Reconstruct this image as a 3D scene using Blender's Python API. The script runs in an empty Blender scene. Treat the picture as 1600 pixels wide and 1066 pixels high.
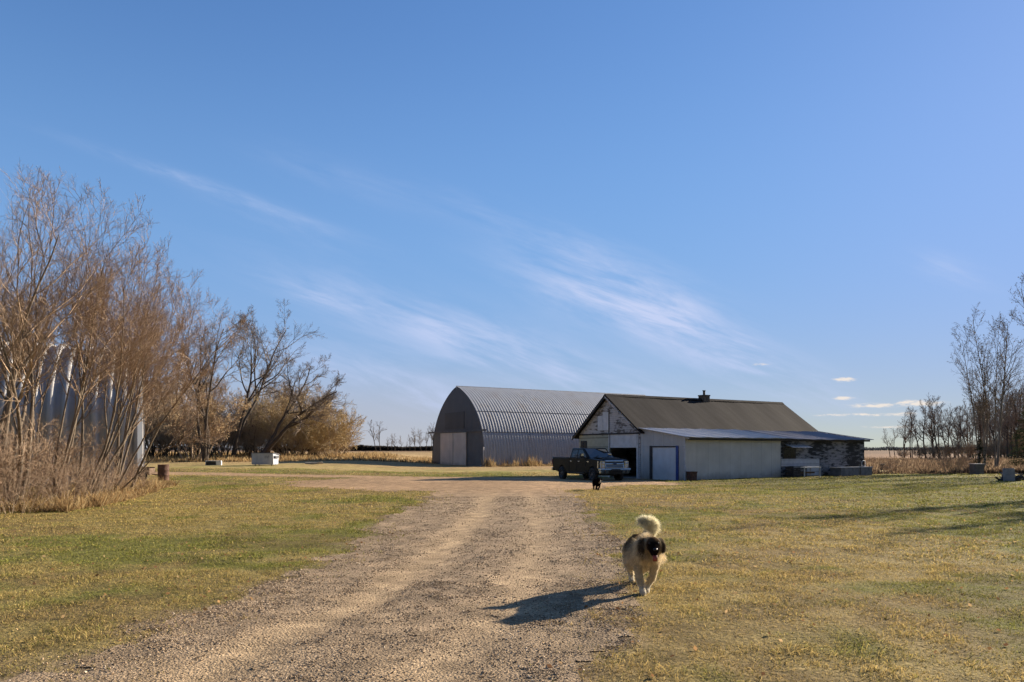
import bpy, bmesh, math, random
import numpy as np
from mathutils import Vector, Matrix
R = math.radians
SC = bpy.context.scene
COL = SC.collection

# ------------------------------------------------------------------ camera
cam_d = bpy.data.cameras.new('camera')
cam = bpy.data.objects.new('camera', cam_d); COL.objects.link(cam)
cam.location = (0, 0, 1.7); cam.rotation_euler = (R(90), 0, 0)
cam_d.sensor_width = 36; cam_d.lens = 25.9; cam_d.shift_y = 0.1063
cam_d.clip_start = 0.1; cam_d.clip_end = 9000
SC.camera = cam

# ------------------------------------------------------------------ light
SUN_AZ, SUN_EL = R(54.5), R(20.0)          # azimuth clockwise from the view direction (+Y)
sun_d = bpy.data.lights.new('sun', 'SUN'); sun_d.energy = 5.0; sun_d.angle = R(0.5); sun_d.color = (1.0, 0.86, 0.68)
sun = bpy.data.objects.new('sun', sun_d); COL.objects.link(sun)
sdir = Vector((math.sin(SUN_AZ)*math.cos(SUN_EL), math.cos(SUN_AZ)*math.cos(SUN_EL), math.sin(SUN_EL)))
sun.rotation_euler = (-sdir).to_track_quat('-Z', 'Y').to_euler()
SC.render.engine = 'CYCLES'; SC.cycles.use_denoising = True; SC.cycles.denoiser = 'OPENIMAGEDENOISE'; SC.cycles.denoising_input_passes = 'RGB_ALBEDO_NORMAL'; SC.cycles.denoising_prefilter = 'ACCURATE'; SC.cycles.use_light_tree = False; SC.cycles.sample_clamp_indirect = 4.0; SC.cycles.max_bounces = 6
SC.view_settings.view_transform = 'Standard'; SC.view_settings.look = 'None'
SC.view_settings.exposure = 1.22; SC.view_settings.gamma = 1.0; SC.view_settings.use_curve_mapping = False

class NG:
    """small node-graph writer"""
    def __init__(s, nt): s.nt = nt; s.n = nt.nodes; s.l = nt.links
    def put(s, sock, v):
        if isinstance(v, bpy.types.NodeSocket): s.l.new(v, sock)
        elif v is not None: sock.default_value = v
    def node(s, t, **kw):
        nd = s.n.new(t)
        for k, v in kw.items(): setattr(nd, k, v)
        return nd
    def m(s, op, a, b=None, c=None, clamp=False):
        nd = s.node('ShaderNodeMath', operation=op, use_clamp=clamp)
        for i, v in enumerate((a, b, c)): s.put(nd.inputs[i], v)
        return nd.outputs[0]
    def mix(s, f, a, b, mode='MIX'):
        nd = s.node('ShaderNodeMix', data_type='RGBA', blend_type=mode)
        s.put(nd.inputs[0], f); s.put(nd.inputs[6], a); s.put(nd.inputs[7], b)
        return nd.outputs[2]
    def noise(s, vec, scale, detail=3, rough=0.55, dist=0.0):
        nd = s.node('ShaderNodeTexNoise'); s.put(nd.inputs['Vector'], vec)
        nd.inputs['Scale'].default_value = scale; nd.inputs['Detail'].default_value = detail
        nd.inputs['Roughness'].default_value = rough; nd.inputs['Distortion'].default_value = dist
        return nd.outputs['Fac']
    def ramp(s, f, lo, hi, clamp=True):
        nd = s.node('ShaderNodeMapRange', interpolation_type='SMOOTHSTEP'); s.put(nd.inputs[0], f)
        nd.inputs[1].default_value = lo; nd.inputs[2].default_value = hi
        return nd.outputs[0]
    def vec(s, x, y, z):
        nd = s.node('ShaderNodeCombineXYZ')
        for i, v in enumerate((x, y, z)): s.put(nd.inputs[i], v)
        return nd.outputs[0]
    def sep(s, v):
        nd = s.node('ShaderNodeSeparateXYZ'); s.put(nd.inputs[0], v); return nd.outputs
    def bump(s, h, strength, dist):
        nd = s.node('ShaderNodeBump'); s.put(nd.inputs['Height'], h)
        nd.inputs['Strength'].default_value = strength; nd.inputs['Distance'].default_value = dist
        return nd.outputs[0]
def rgb(c): return (c[0], c[1], c[2], 1.0)

# ------------------------------------------------------------------ sky
W = bpy.data.worlds.new('World'); SC.world = W; W.use_nodes = True
W.node_tree.nodes.clear()
g = NG(W.node_tree)
sky = g.node('ShaderNodeTexSky', sky_type='NISHITA', sun_disc=False)
sky.sun_elevation = SUN_EL; sky.sun_rotation = SUN_AZ
sky.altitude = 500; sky.air_density = 1.0; sky.dust_density = 0.35; sky.ozone_density = 2.6
dirv = g.node('ShaderNodeTexCoord').outputs['Generated']
dx, dy, dz = g.sep(dirv)
front = g.m('GREATER_THAN', dy, 0.05)
sy = g.m('MAXIMUM', dy, 0.05)
cu = g.m('DIVIDE', dx, sy); cw = g.m('DIVIDE', dz, sy)      # tangent-plane coordinates of the northern sky
ang = R(19)
ca = g.m('SUBTRACT', g.m('MULTIPLY', cu, math.cos(ang)), g.m('MULTIPLY', cw, math.sin(ang)))
cb = g.m('ADD', g.m('MULTIPLY', cu, math.sin(ang)), g.m('MULTIPLY', cw, math.cos(ang)))
def blob(u0, w0, ra, rb, amp, rot=True):
    a0 = u0*math.cos(ang)-w0*math.sin(ang) if rot else u0
    b0 = u0*math.sin(ang)+w0*math.cos(ang) if rot else w0
    A, B = (ca, cb) if rot else (cu, cw)
    a = g.m('DIVIDE', g.m('SUBTRACT', A, a0), ra); b = g.m('DIVIDE', g.m('SUBTRACT', B, b0), rb)
    q = g.m('ADD', g.m('MULTIPLY', a, a), g.m('MULTIPLY', b, b))
    return g.m('MULTIPLY', g.m('EXPONENT', g.m('MULTIPLY', q, -1.0)), amp)
def total(lst):
    t = lst[0]
    for x in lst[1:]: t = g.m('ADD', t, x)
    return t
cir = total([blob(.155, .205, .13, .040, 1.0), blob(.24, .165, .10, .022, .55), blob(-.42, .36, .15, .008, .38),
             blob(-.30, .305, .12, .016, .16), blob(-.27, .21, .05, .012, .42), blob(-.06, .15, .20, .034, .38), blob(.33, .11, .12, .028, .8),
             blob(.08, .10, .30, .035, .55), blob(-.12, .075, .22, .03, .55), blob(.02, .30, .16, .02, .22), blob(.60, .24, .05, .018, .35), blob(-.24, .37, .10, .02, .12)])
strk = g.noise(g.vec(g.m('MULTIPLY', ca, 3.2), g.m('MULTIPLY', cb, 17.0), 0.3), 1.6, 7, .62, .35)
fine = g.noise(g.vec(g.m('MULTIPLY', ca, 9.0), g.m('MULTIPLY', cb, 60.0), 1.7), 1.4, 4, .6, .25)
cirf = g.m('MULTIPLY', cir, g.m('ADD', g.ramp(strk, .34, .72), g.m('MULTIPLY', g.ramp(fine, .35, .75), .30)))
veil = g.m('MULTIPLY', g.m('MULTIPLY', g.ramp(cu, .16, -.16), g.ramp(cw, .135, .035)), g.m('ADD', .52, g.m('MULTIPLY', strk, .35)))
cum = total([blob(.452, .0955, .016, .0034, 1.25, False), blob(.552, .0635, .034, .0042, 1.35, False), blob(.487, .0600, .030, .0032, 1.2, False),
             blob(.450, .0700, .014, .0030, 1.1, False), blob(.487, .0478, .036, .0022, 1.0, False), blob(.536, .0490, .014, .0028, 1.0, False),
             blob(.338, .116, .014, .0022, .8, False), blob(.52, .0310, .05, .002, .8, False), blob(.43, .047, .02, .002, .8, False), blob(-.15, .0620, .03, .002, -.30, False)])
puff = g.ramp(g.noise(g.vec(g.m('MULTIPLY', cu, 55.0), g.m('MULTIPLY', cw, 190.0), 4.0), 1.0, 5, .65), .30, .66)
cumf = g.ramp(g.m('MULTIPLY', cum, g.m('ADD', .12, puff)), .12, .95)
horizon = g.m('EXPONENT', g.m('MULTIPLY', g.m('ABSOLUTE', dz), -11.0))
skyc = g.mix(1.0, sky.outputs[0], rgb((1.00, 1.02, 1.16)), 'MULTIPLY')
sr, sg, sb = g.sep(skyc)
roll = lambda c, a, L_: g.m('MULTIPLY', g.m('SUBTRACT', 1.0, g.m('EXPONENT', g.m('MULTIPLY', c, -a/L_))), L_)   # the glow towards the sun rolls off like film
warm = g.m('ADD', 1.0, g.m('MULTIPLY', g.ramp(cu, .1, .75), .08))
skyr = g.vec(g.m('MULTIPLY', roll(sr, .68, 1.55), warm), roll(sg, .97, 2.6), roll(sb, 1.16, 5.1))
pale = g.mix(g.ramp(cu, -.35, .5), rgb((2.85, 2.85, 2.75)), rgb((3.15, 3.2, 2.45)))
skyr = g.mix(g.m('MULTIPLY', g.ramp(dz, .55, .18), .55), skyr, g.mix(g.ramp(cu, .1, .7), rgb((1.05, 2.2, 4.0)), rgb((1.28, 2.3, 4.4))))
c1 = g.mix(g.m('MULTIPLY', horizon, .92), skyr, pale)
c2 = g.mix(g.m('MULTIPLY', g.m('MULTIPLY', veil, front), .75, None, True), c1, rgb((2.45, 2.5, 2.95)))
c3 = g.mix(g.m('MULTIPLY', g.m('MULTIPLY', cirf, front), 1.15, None, True), c2, rgb((2.75, 3.2, 4.5)))
c4 = g.mix(g.m('MULTIPLY', g.m('MULTIPLY', cumf, front), .85, None, True), c3, rgb((4.7, 4.2, 3.7)))
south = g.ramp(dy, -.05, -.55)                              # sky behind the camera dimmed and warmed, added to deepen the shade
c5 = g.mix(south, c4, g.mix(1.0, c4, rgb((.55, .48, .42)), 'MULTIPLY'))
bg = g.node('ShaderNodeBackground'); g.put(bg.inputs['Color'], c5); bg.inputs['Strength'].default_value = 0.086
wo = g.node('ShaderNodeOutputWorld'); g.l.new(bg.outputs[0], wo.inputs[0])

# ------------------------------------------------------------------ helpers
def fast_mesh(name, V, faces, mats, midx=None, col=None, smooth=False):
    """V (n,3); faces: list of int arrays (k, sides)"""
    me = bpy.data.meshes.new(name)
    V = np.asarray(V, np.float32); me.vertices.add(len(V)); me.vertices.foreach_set('co', V.ravel())
    idx = np.concatenate([f.ravel() for f in faces]).astype(np.int32)
    sizes = np.concatenate([np.full(len(f), f.shape[1], np.int32) for f in faces])
    me.loops.add(len(idx)); me.loops.foreach_set('vertex_index', idx)
    me.polygons.add(len(sizes)); st = np.zeros(len(sizes), np.int32); st[1:] = np.cumsum(sizes)[:-1]
    me.polygons.foreach_set('loop_start', st)
    if midx is not None: me.polygons.foreach_set('material_index', np.asarray(midx, np.int32))
    me.polygons.foreach_set('use_smooth', np.full(len(sizes), bool(smooth)))
    for m in (mats if isinstance(mats, (list, tuple)) else [mats]): me.materials.append(m)
    if col is not None:
        a = me.color_attributes.new('Col', 'FLOAT_COLOR', 'POINT')
        c4_ = np.ones((len(V), 4), np.float32); c4_[:, :3] = col; a.data.foreach_set('color', c4_.ravel())
    me.update(calc_edges=True)
    return me
def link(name, me, parent=None):
    o = bpy.data.objects.new(name, me); COL.objects.link(o)
    if parent is not None: o.parent = parent
    return o
def tag(o, label=None, cat=None, group=None, kind=None):
    for k, v in (('label', label), ('category', cat), ('group', group), ('kind', kind)):
        if v: o[k] = v
    return o
def empty(name, loc, rz=0.0):
    o = bpy.data.objects.new(name, None); COL.objects.link(o); o.location = loc; o.rotation_euler = (0, 0, rz); o.empty_display_size = .3
    return o
def copy_tree(o, parent=None):
    c = o.copy(); COL.objects.link(c)
    if parent is not None: c.parent = parent
    for ch in list(o.children): copy_tree(ch, c)
    return c
class MB:
    """collects shapes, then becomes ONE mesh object"""
    def __init__(s): s.bm = bmesh.new()
    def box(s, x0, x1, y0, y1, z0, z1, M=None, bev=0.0):
        r = bmesh.ops.create_cube(s.bm, size=1.0); vs = r['verts']
        for v in vs: v.co = Vector((x0+(v.co.x+.5)*(x1-x0), y0+(v.co.y+.5)*(y1-y0), z0+(v.co.z+.5)*(z1-z0)))
        if bev > 0:
            es = list({e for v in vs for e in v.link_edges})
            rb = bmesh.ops.bevel(s.bm, geom=es, offset=bev, segments=2, affect='EDGES', profile=.6)
            vs = list({v for f in rb['faces'] for v in f.verts})
        if M is not None: bmesh.ops.transform(s.bm, matrix=M, verts=vs)
        return s
    def prism(s, pts, a0, a1, axis='y', M=None, bev=0.0):
        """pts: outline; axis y: (x,z) extruded along y; axis x: (y,z) along x; axis z: (x,y) along z"""
        f = {'y': lambda p, a: (p[0], a, p[1]), 'x': lambda p, a: (a, p[0], p[1]), 'z': lambda p, a: (p[0], p[1], a)}[axis]
        A = [s.bm.verts.new(f(p, a0)) for p in pts]; B = [s.bm.verts.new(f(p, a1)) for p in pts]
        n = len(pts); fs = [s.bm.faces.new(A), s.bm.faces.new(B[::-1])]
        fs += [s.bm.faces.new((A[i], B[i], B[(i+1) % n], A[(i+1) % n])) for i in range(n)]
        vs = A+B
        if bev > 0:
            es = [e for e in {e for f_ in fs[:2] for e in f_.edges}]
            rb = bmesh.ops.bevel(s.bm, geom=es, offset=bev, segments=2, affect='EDGES', profile=.6)
            vs = list({v for f_ in fs if f_.is_valid for v in f_.verts} | {v for f_ in rb['faces'] for v in f_.verts})
        if M is not None: bmesh.ops.transform(s.bm, matrix=M, verts=vs)
        return s
    def tube(s, p0, p1, r0, r1=None, n=10, cap=True):
        p0, p1 = Vector(p0), Vector(p1); d = p1-p0
        M = Matrix.Translation((p0+p1)/2) @ d.to_track_quat('Z', 'Y').to_matrix().to_4x4()
        bmesh.ops.create_cone(s.bm, cap_ends=cap, segments=n, radius1=r0, radius2=r0 if r1 is None else r1, depth=d.length, matrix=M)
        return s
    def ball(s, c, r, M=None, sub=2):
        m = Matrix.Translation(c) @ Matrix.Diagonal((*(r if isinstance(r, tuple) else (r, r, r)), 1))
        bmesh.ops.create_icosphere(s.bm, subdivisions=sub, radius=1.0, matrix=m if M is None else M @ m)
        return s
    def lathe(s, prof, n=24, M=None):
        rings = []
        for r, z in prof: rings.append([s.bm.verts.new((r*math.cos(2*math.pi*i/n), r*math.sin(2*math.pi*i/n), z)) for i in range(n)])
        for a, b in zip(rings, rings[1:]):
            for i in range(n): s.bm.faces.new((a[i], a[(i+1) % n], b[(i+1) % n], b[i]))
        if M is not None: bmesh.ops.transform(s.bm, matrix=M, verts=[v for r_ in rings for v in r_])
        return s
    def quad(s, *p):
        s.bm.faces.new([s.bm.verts.new(q) for q in p]); return s
    def build(s, name, mat, parent=None, smooth=False, angle=None):
        bmesh.ops.recalc_face_normals(s.bm, faces=s.bm.faces)
        me = bpy.data.meshes.new(name); s.bm.to_mesh(me); s.bm.free(); me.materials.append(mat)
        if smooth: me.polygons.foreach_set('use_smooth', [True]*len(me.polygons))
        return link(name, me, parent)

_L = {}
def vnoise(x, y, scale, seed=0):
    key = seed
    if key not in _L: _L[key] = np.random.RandomState(1000+seed).rand(256, 256)
    T = _L[key]; x = np.asarray(x)/scale+137.3; y = np.asarray(y)/scale+71.7
    xi = np.floor(x).astype(int); yi = np.floor(y).astype(int); fx = x-xi; fy = y-yi
    fx = fx*fx*(3-2*fx); fy = fy*fy*(3-2*fy)
    a = T[xi % 256, yi % 256]; b = T[(xi+1) % 256, yi % 256]; c = T[xi % 256, (yi+1) % 256]; d = T[(xi+1) % 256, (yi+1) % 256]
    return (a*(1-fx)+b*fx)*(1-fy)+(c*(1-fx)+d*fx)*fy
def fbm(x, y, scale, seed=0, oct=4):
    t = 0; a = .5; s = 0
    for i in range(oct): t = t+a*vnoise(x, y, scale/2**i, seed+i); s += a; a *= .55
    return t/s
def sst(a, b, x):
    t = np.clip((np.asarray(x, float)-a)/(b-a), 0, 1); return t*t*(3-2*t)

# ------------------------------------------------------------------ materials
M = {}
def pmat(name, base, rough=.6, metal=0.0, spec=None, fn=None):
    m = bpy.data.materials.new(name); m.use_nodes = True; nt = m.node_tree; q = NG(nt)
    b = nt.nodes['Principled BSDF']; b.inputs['Base Color'].default_value = rgb(base); b.inputs['Roughness'].default_value = rough
    b.inputs['Metallic'].default_value = metal
    if spec is not None: b.inputs['Specular IOR Level'].default_value = spec
    if fn: fn(q, b)
    M[name] = m; return m
def objco(q): return q.node('ShaderNodeTexCoord').outputs['Object']
def varied(base, amt=.25, scale=3.0, bump=0.0, rough=.7, metal=0.0, dark=None, spec=None, name=None):
    def fn(q, b):
        o = objco(q); n = q.noise(o, scale, 5, .6)
        lo = dark or tuple(c*(1-amt) for c in base); hi = tuple(min(1, c*(1+amt)) for c in base)
        q.put(b.inputs['Base Color'], q.mix(q.ramp(n, .3, .7), rgb(lo), rgb(hi)))
        if bump: q.put(b.inputs['Normal'], q.bump(q.noise(o, scale*8, 4), .6, bump))
    return pmat(name, base, rough, metal, spec, fn)
def foliage_mat(name, trans=.35, rough=.75, vcol=True, base=(.1, .1, .05)):
    m = bpy.data.materials.new(name); m.use_nodes = True; nt = m.node_tree; nt.nodes.clear(); q = NG(nt)
    c = rgb(base)
    if vcol: c = q.node('ShaderNodeVertexColor', layer_name='Col').outputs[0]
    d = q.node('ShaderNodeBsdfDiffuse'); q.put(d.inputs[0], c); t = q.node('ShaderNodeBsdfTranslucent'); q.put(t.inputs[0], c)
    mx = q.node('ShaderNodeMixShader'); mx.inputs[0].default_value = trans
    nt.links.new(d.outputs[0], mx.inputs[1]); nt.links.new(t.outputs[0], mx.inputs[2])
    o = q.node('ShaderNodeOutputMaterial'); nt.links.new(mx.outputs[0], o.inputs[0]); M[name] = m; return m
foliage_mat('blade', .35); foliage_mat('fur', .42); foliage_mat('leaf', .4)

def ground_fn(kind):
    def fn(q, b):
        pos = q.node('ShaderNodeNewGeometry').outputs['Position']
        v = q.node('ShaderNodeVertexColor', layer_name='Col').outputs[0]
        n1 = q.noise(pos, 2.2, 6, .65); n2 = q.noise(pos, 24.0 if kind == 'lawn' else 38.0, 4, .7)
        px, py, pz = q.sep(pos)
        f = q.m('ADD', q.m('MULTIPLY', q.ramp(n1, .25, .75), .6), .70)
        f = q.m('MULTIPLY', f, q.m('ADD', q.m('MULTIPLY', q.ramp(n2, .3, .7), .9 if kind != 'lawn' else .7), .55 if kind != 'lawn' else .65))
        q.put(b.inputs['Base Color'], q.mix(1.0, v, q.vec(f, f, f), 'MULTIPLY'))
        if kind == 'lawn':
            h = q.m('ADD', q.noise(pos, 16, 5, .7), q.m('MULTIPLY', n1, 1.5)); q.put(b.inputs['Normal'], q.bump(h, .8, .05))
        else:
            vor = q.node('ShaderNodeTexVoronoi'); q.put(vor.inputs['Vector'], pos); vor.inputs['Scale'].default_value = 45
            h = q.m('ADD', q.m('MULTIPLY', vor.outputs['Distance'], -.7), n2); q.put(b.inputs['Normal'], q.bump(h, .9, .018))
    return fn
pmat('lawn', (.2, .17, .07), .95, spec=.1, fn=ground_fn('lawn'))
pmat('gravel', (.3, .24, .19), .95, spec=.15, fn=ground_fn('gravel'))
def vc_fn(q, b): q.put(b.inputs['Base Color'], q.node('ShaderNodeVertexColor', layer_name='Col').outputs[0])
pmat('stone', (.3, .3, .3), .8, spec=.25, fn=vc_fn)
def bark(name, a, c, scale=6):
    def fn(q, b):
        o = objco(q); x, y, z = q.sep(o)
        n = q.noise(q.vec(q.m('MULTIPLY', x, 3), q.m('MULTIPLY', y, 3), q.m('MULTIPLY', z, .6)), scale, 5, .65)
        q.put(b.inputs['Base Color'], q.mix(q.ramp(n, .3, .7), rgb(a), rgb(c))); q.put(b.inputs['Normal'], q.bump(n, .8, .03))
    pmat(name, a, .9, spec=.15, fn=fn)
bark('grey_bark', (.10, .08, .058), (.25, .20, .152)); bark('twig_tan', (.27, .19, .13), (.42, .31, .215))
bark('dark_bark', (.045, .036, .030), (.11, .088, .07)); bark('twig_dark', (.17, .135, .105), (.26, .21, .165))
bark('twig_brown', (.31, .235, .16), (.46, .36, .25)); bark('twig_gold', (.38, .29, .155), (.52, .41, .24)); bark('poplar_bark', (.13, .11, .09), (.27, .235, .195))

def corr_metal(name, base, rough, metal, dirt, seam=True):
    def fn(q, b):
        o = objco(q); x, y, z = q.sep(o)
        n = q.noise(o, .6, 5, .65); n2 = q.noise(q.vec(q.m('MULTIPLY', x, 3.0), q.m('MULTIPLY', y, .25), q.m('MULTIPLY', z, .25)), 2.0, 4, .6)
        c = q.mix(q.ramp(n2, .35, .75), rgb(base), rgb(tuple(k*.78 for k in base)))
        c = q.mix(q.m('MULTIPLY', q.ramp(n, .52, .75), .65), c, rgb(dirt))
        q.put(b.inputs['Base Color'], c); q.put(b.inputs['Roughness'], q.m('ADD', rough-.08, q.m('MULTIPLY', n, .2)))
    return pmat(name, base, rough, metal, None, fn)
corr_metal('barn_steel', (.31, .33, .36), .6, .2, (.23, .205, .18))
corr_metal('quonset_steel', (.46, .45, .44), .65, .05, (.24, .21, .18))
corr_metal('lean_roof', (.56, .55, .55), .48, .12, (.40, .42, .46))
corr_metal('old_roof', (.26, .25, .27), .55, .25, (.17, .13, .11))
def ribbed(name, base, pitch, axis, rough=.6, metal=.1, amp=.012):
    def fn(q, b):
        o = objco(q); c = q.sep(o)[axis]; n = q.noise(o, .9, 5, .6)
        w = q.m('SINE', q.m('MULTIPLY', c, 2*math.pi/pitch))
        c1 = q.mix(q.ramp(n, .3, .75), rgb(tuple(k*.82 for k in base)), rgb(base))
        x, y, z = q.sep(o)
        splash = q.m('MULTIPLY', q.ramp(q.m('ADD', z, q.m('MULTIPLY', q.noise(o, 2.2, 5, .65), .9)), .95, .25), .6)      # mud splashed up from the ground
        c1 = q.mix(splash, c1, rgb((.17, .14, .11)))
        sheet = q.m('LESS_THAN', q.m('FRACT', q.m('DIVIDE', c, pitch*4.5)), .018)
        c1 = q.mix(q.m('MULTIPLY', sheet, .5), c1, rgb((.08, .08, .085)))
        runs = q.ramp(q.noise(q.vec(q.m('MULTIPLY', x, 5.0), q.m('MULTIPLY', y, 5.0), q.m('MULTIPLY', z, .35)), 1.2, 5, .65), .58, .8)
        c1 = q.mix(q.m('MULTIPLY', runs, .30), c1, rgb(tuple(k*.45 for k in base)))
        q.put(b.inputs['Base Color'], c1)
        q.put(b.inputs['Normal'], q.bump(w, .7, amp))
    return pmat(name, base, rough, metal, None, fn)
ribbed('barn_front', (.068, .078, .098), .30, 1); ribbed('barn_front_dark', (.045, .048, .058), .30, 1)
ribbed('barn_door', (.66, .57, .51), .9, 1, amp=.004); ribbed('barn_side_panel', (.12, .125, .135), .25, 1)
ribbed('vinyl_side', (.60, .595, .585), .2, 0, amp=.004); ribbed('vinyl_front', (.54, .53, .52), .2, 1, amp=.004)
def shingles(q, b):
    o = objco(q); x, y, z = q.sep(o)
    n = q.noise(q.vec(q.m('ADD', q.m('MULTIPLY', x, 1.5), q.m('MULTIPLY', z, .2)), q.m('MULTIPLY', y, .22), 0), 1.5, 6, .65)
    br = q.node('ShaderNodeTexBrick'); q.put(br.inputs['Vector'], q.vec(x, q.m('MULTIPLY', y, 1.25), 0)); br.inputs['Scale'].default_value = 2.6
    br.inputs['Color1'].default_value = rgb((.9, .9, .9)); br.inputs['Color2'].default_value = rgb((1.15, 1.12, 1.08)); br.inputs['Mortar'].default_value = rgb((.6, .6, .6)); br.inputs['Mortar Size'].default_value = .03
    c = q.mix(q.ramp(n, .3, .72), rgb((.013, .0125, .014)), rgb((.036, .034, .036)))
    spots = q.ramp(q.noise(o, 1.1, 6, .7), .58, .75)
    c = q.mix(q.m('MULTIPLY', spots, .45), c, rgb((.042, .040, .040)))
    q.put(b.inputs['Base Color'], q.mix(1.0, c, br.outputs[0], 'MULTIPLY')); q.put(b.inputs['Normal'], q.bump(br.outputs['Fac'], -.5, .01))
pmat('shingle', (.12, .11, .1), .95, spec=.15, fn=shingles)
def peeling(name, paint, wood, lo, hi, lap=.13, axis_h=2, stretch=(1.0, 1.0, 4.0), tint=None):
    def fn(q, b):
        o = objco(q); x, y, z = q.sep(o)
        n = q.noise(q.vec(q.m('MULTIPLY', x, stretch[0]), q.m('MULTIPLY', y, stretch[1]), q.m('MULTIPLY', z, stretch[2])), 1.5, 7, .72)
        big = q.noise(o, .55, 3, .5)
        pe = q.ramp(q.m('ADD', n, q.m('MULTIPLY', q.m('SUBTRACT', big, .5), .55)), lo, hi)
        fr = q.m('FRACT', q.m('DIVIDE', z, lap)); seam = q.m('LESS_THAN', fr, .10)
        c = q.mix(q.ramp(q.noise(o, 4, 4), .3, .7), rgb(tuple(k*.85 for k in paint)), rgb(paint))
        wv = q.mix(q.noise(q.vec(q.m('MULTIPLY', y, .6), q.m('MULTIPLY', x, .6), q.m('MULTIPLY', z, 9)), 3, 4), rgb(tuple(k*.6 for k in wood)), rgb(tuple(k*1.3 for k in wood)))
        c = q.mix(pe, c, wv); c = q.mix(q.m('MULTIPLY', seam, .55), c, rgb((.05, .045, .045)))
        q.put(b.inputs['Base Color'], c); q.put(b.inputs['Normal'], q.bump(q.m('SUBTRACT', fr, q.m('MULTIPLY', pe, .4)), .7, .012))
    return pmat(name, paint, .8, 0, .25, fn)
peeling('old_siding', (.56, .54, .55), (.17, .15, .135), .53, .60)
peeling('tar_siding', (.33, .33, .36), (.035, .037, .042), .40, .56, lap=.15)
peeling('block_siding', (.60, .61, .66), (.12, .12, .14), .70, .76, lap=.26)
peeling('yellowed_panel', (.46, .45, .36), (.16, .14, .11), .62, .70, lap=.62)
varied((.60, .60, .63), .12, 2, name='white_door', rough=.5); varied((.60, .64, .70), .08, 1.5, name='blue_white_door', rough=.45)
varied((.035, .065, .26), .2, 4, name='blue_trim', rough=.55); varied((.05, .045, .045), .3, 3, name='dark_wood', rough=.85)
varied((.50, .50, .52), .2, 3, name='white_trim', rough=.6); varied((.10, .085, .07), .3, 5, name='brick_dark', rough=.9, bump=.01)
varied((.006, .006, .008), .2, 3, name='black_glass', rough=.10, spec=.14); varied((.008, .009, .012), .2, 3, name='truck_glass', rough=.05, spec=.55); varied((.22, .21, .2), .2, 2, name='concrete', rough=.9, bump=.01)
varied((.10, .05, .034), .45, 6, name='rust', rough=.9, bump=.01); varied((.13, .085, .055), .35, 5, name='old_wood', rough=.9, bump=.01)
varied((.38, .40, .45), .12, 2, name='bin_steel', rough=.5, metal=.1); varied((.05, .055, .07), .2, 3, name='bin_lid', rough=.6)
varied((.10, .105, .115), .2, 3, name='grey_paint', rough=.7); varied((.62, .62, .60), .15, 3, name='white_paint', rough=.6)
varied((.02, .02, .021), .3, 6, name='rubber', rough=.85); varied((.006, .0065, .007), .15, 2, name='truck_paint', rough=.35, spec=.12)
varied((.45, .46, .48), .05, 3, name='chrome', rough=.16, metal=1.0); varied((.015, .015, .016), .2, 4, name='black_plastic', rough=.6)
varied((.55, .55, .55), .1, 8, name='lamp_glass', rough=.08, spec=.7); varied((.10, .10, .105), .1, 4, name='alloy', rough=.45, metal=.8)
varied((.01, .018, .06), .1, 4, name='emblem_blue', rough=.2); varied((.30, .06, .05), .1, 10, name='tongue', rough=.45)
varied((.008, .007, .007), .1, 10, name='nose_black', rough=.3); varied((.42, .36, .28), .2, 6, name='pale_wood', rough=.85)
varied((.25, .26, .29), .2, 4, name='slab_grey', rough=.85); varied((.16, .16, .17), .25, 4, name='trough_grey', rough=.7)

# ------------------------------------------------------------------ terrain
def road_c(y): return np.interp(y, [0, 5.6, 8, 10, 14, 20, 30, 60], [-2.6, -1.75, -1.15, -.85, -.50, -.25, -.2, -.2])
def road_l(y): return np.interp(y, [0, 5.6, 9.7, 14, 20, 29, 60], [-3.9, -3.30, -3.12, -2.98, -2.85, -2.9, -3.0])
def road_r(y): return np.interp(y, [0, 5.5, 6.6, 9.9, 14.3, 25, 31, 60], [0.0, .34, .68, 1.28, 1.85, 2.25, 2.2, 2.2])
def road_mask(x, y):
    w = (fbm(x, y, 1.6, 3)-.5)*1.3+(fbm(x, y, .45, 7, 3)-.5)*.9
    drive = np.minimum(x-road_l(y), road_r(y)-x)+w
    drive = np.where(y > 36, -9, drive)
    yard = 1-np.sqrt(((x+2.5)/8.5)**2+((y-38.5)/8.0)**2); yard = yard*7+w*1.5
    yard = np.where(y > 46.5, yard-(y-46.5)*3, yard)
    lane = 1.5-np.abs(y-(45.0+.02*(x+3)**2*.3))+w*.8; lane = np.where((x > -1) | (x < -30), -9, lane)
    ent = np.minimum(np.minimum(x-1.0, 8.2-x), np.minimum(y-35.5, 47.0-y))+w*.8
    return np.maximum(np.maximum(drive, yard), np.maximum(lane, ent))
def track(x, y):
    c = road_c(y); return np.exp(-((x-c+.62)/.42)**2)*1.0+np.exp(-((x-c-1.05)/.40)**2)*.75
def hz(x, y):
    x = np.asarray(x, float); y = np.asarray(y, float)
    L = sst(-6, -19, x)
    h = L*np.clip((y-35)*.015, 0, 1.0)
    h = h-.13*np.exp(-((x-6.5)**2+(y-46.5)**2)/40)
    near = sst(120, 60, y)
    h = h+(fbm(x, y, 7, 11)-.5)*.10*near+(fbm(x, y, 1.3, 15)-.5)*.05*near+(fbm(x, y, .42, 17, 2)-.5)*.035*sst(50, 25, y)
    rm = road_mask(x, y); rd = sst(-.3, .5, rm)*sst(34, 26, y)
    h = h-rd*.02-rd*track(x, y)*.025+rd*(fbm(x, y, .35, 21, 3)-.5)*.03
    return h
def z0(x, y): return float(hz(np.array([x]), np.array([y]))[0])
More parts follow.
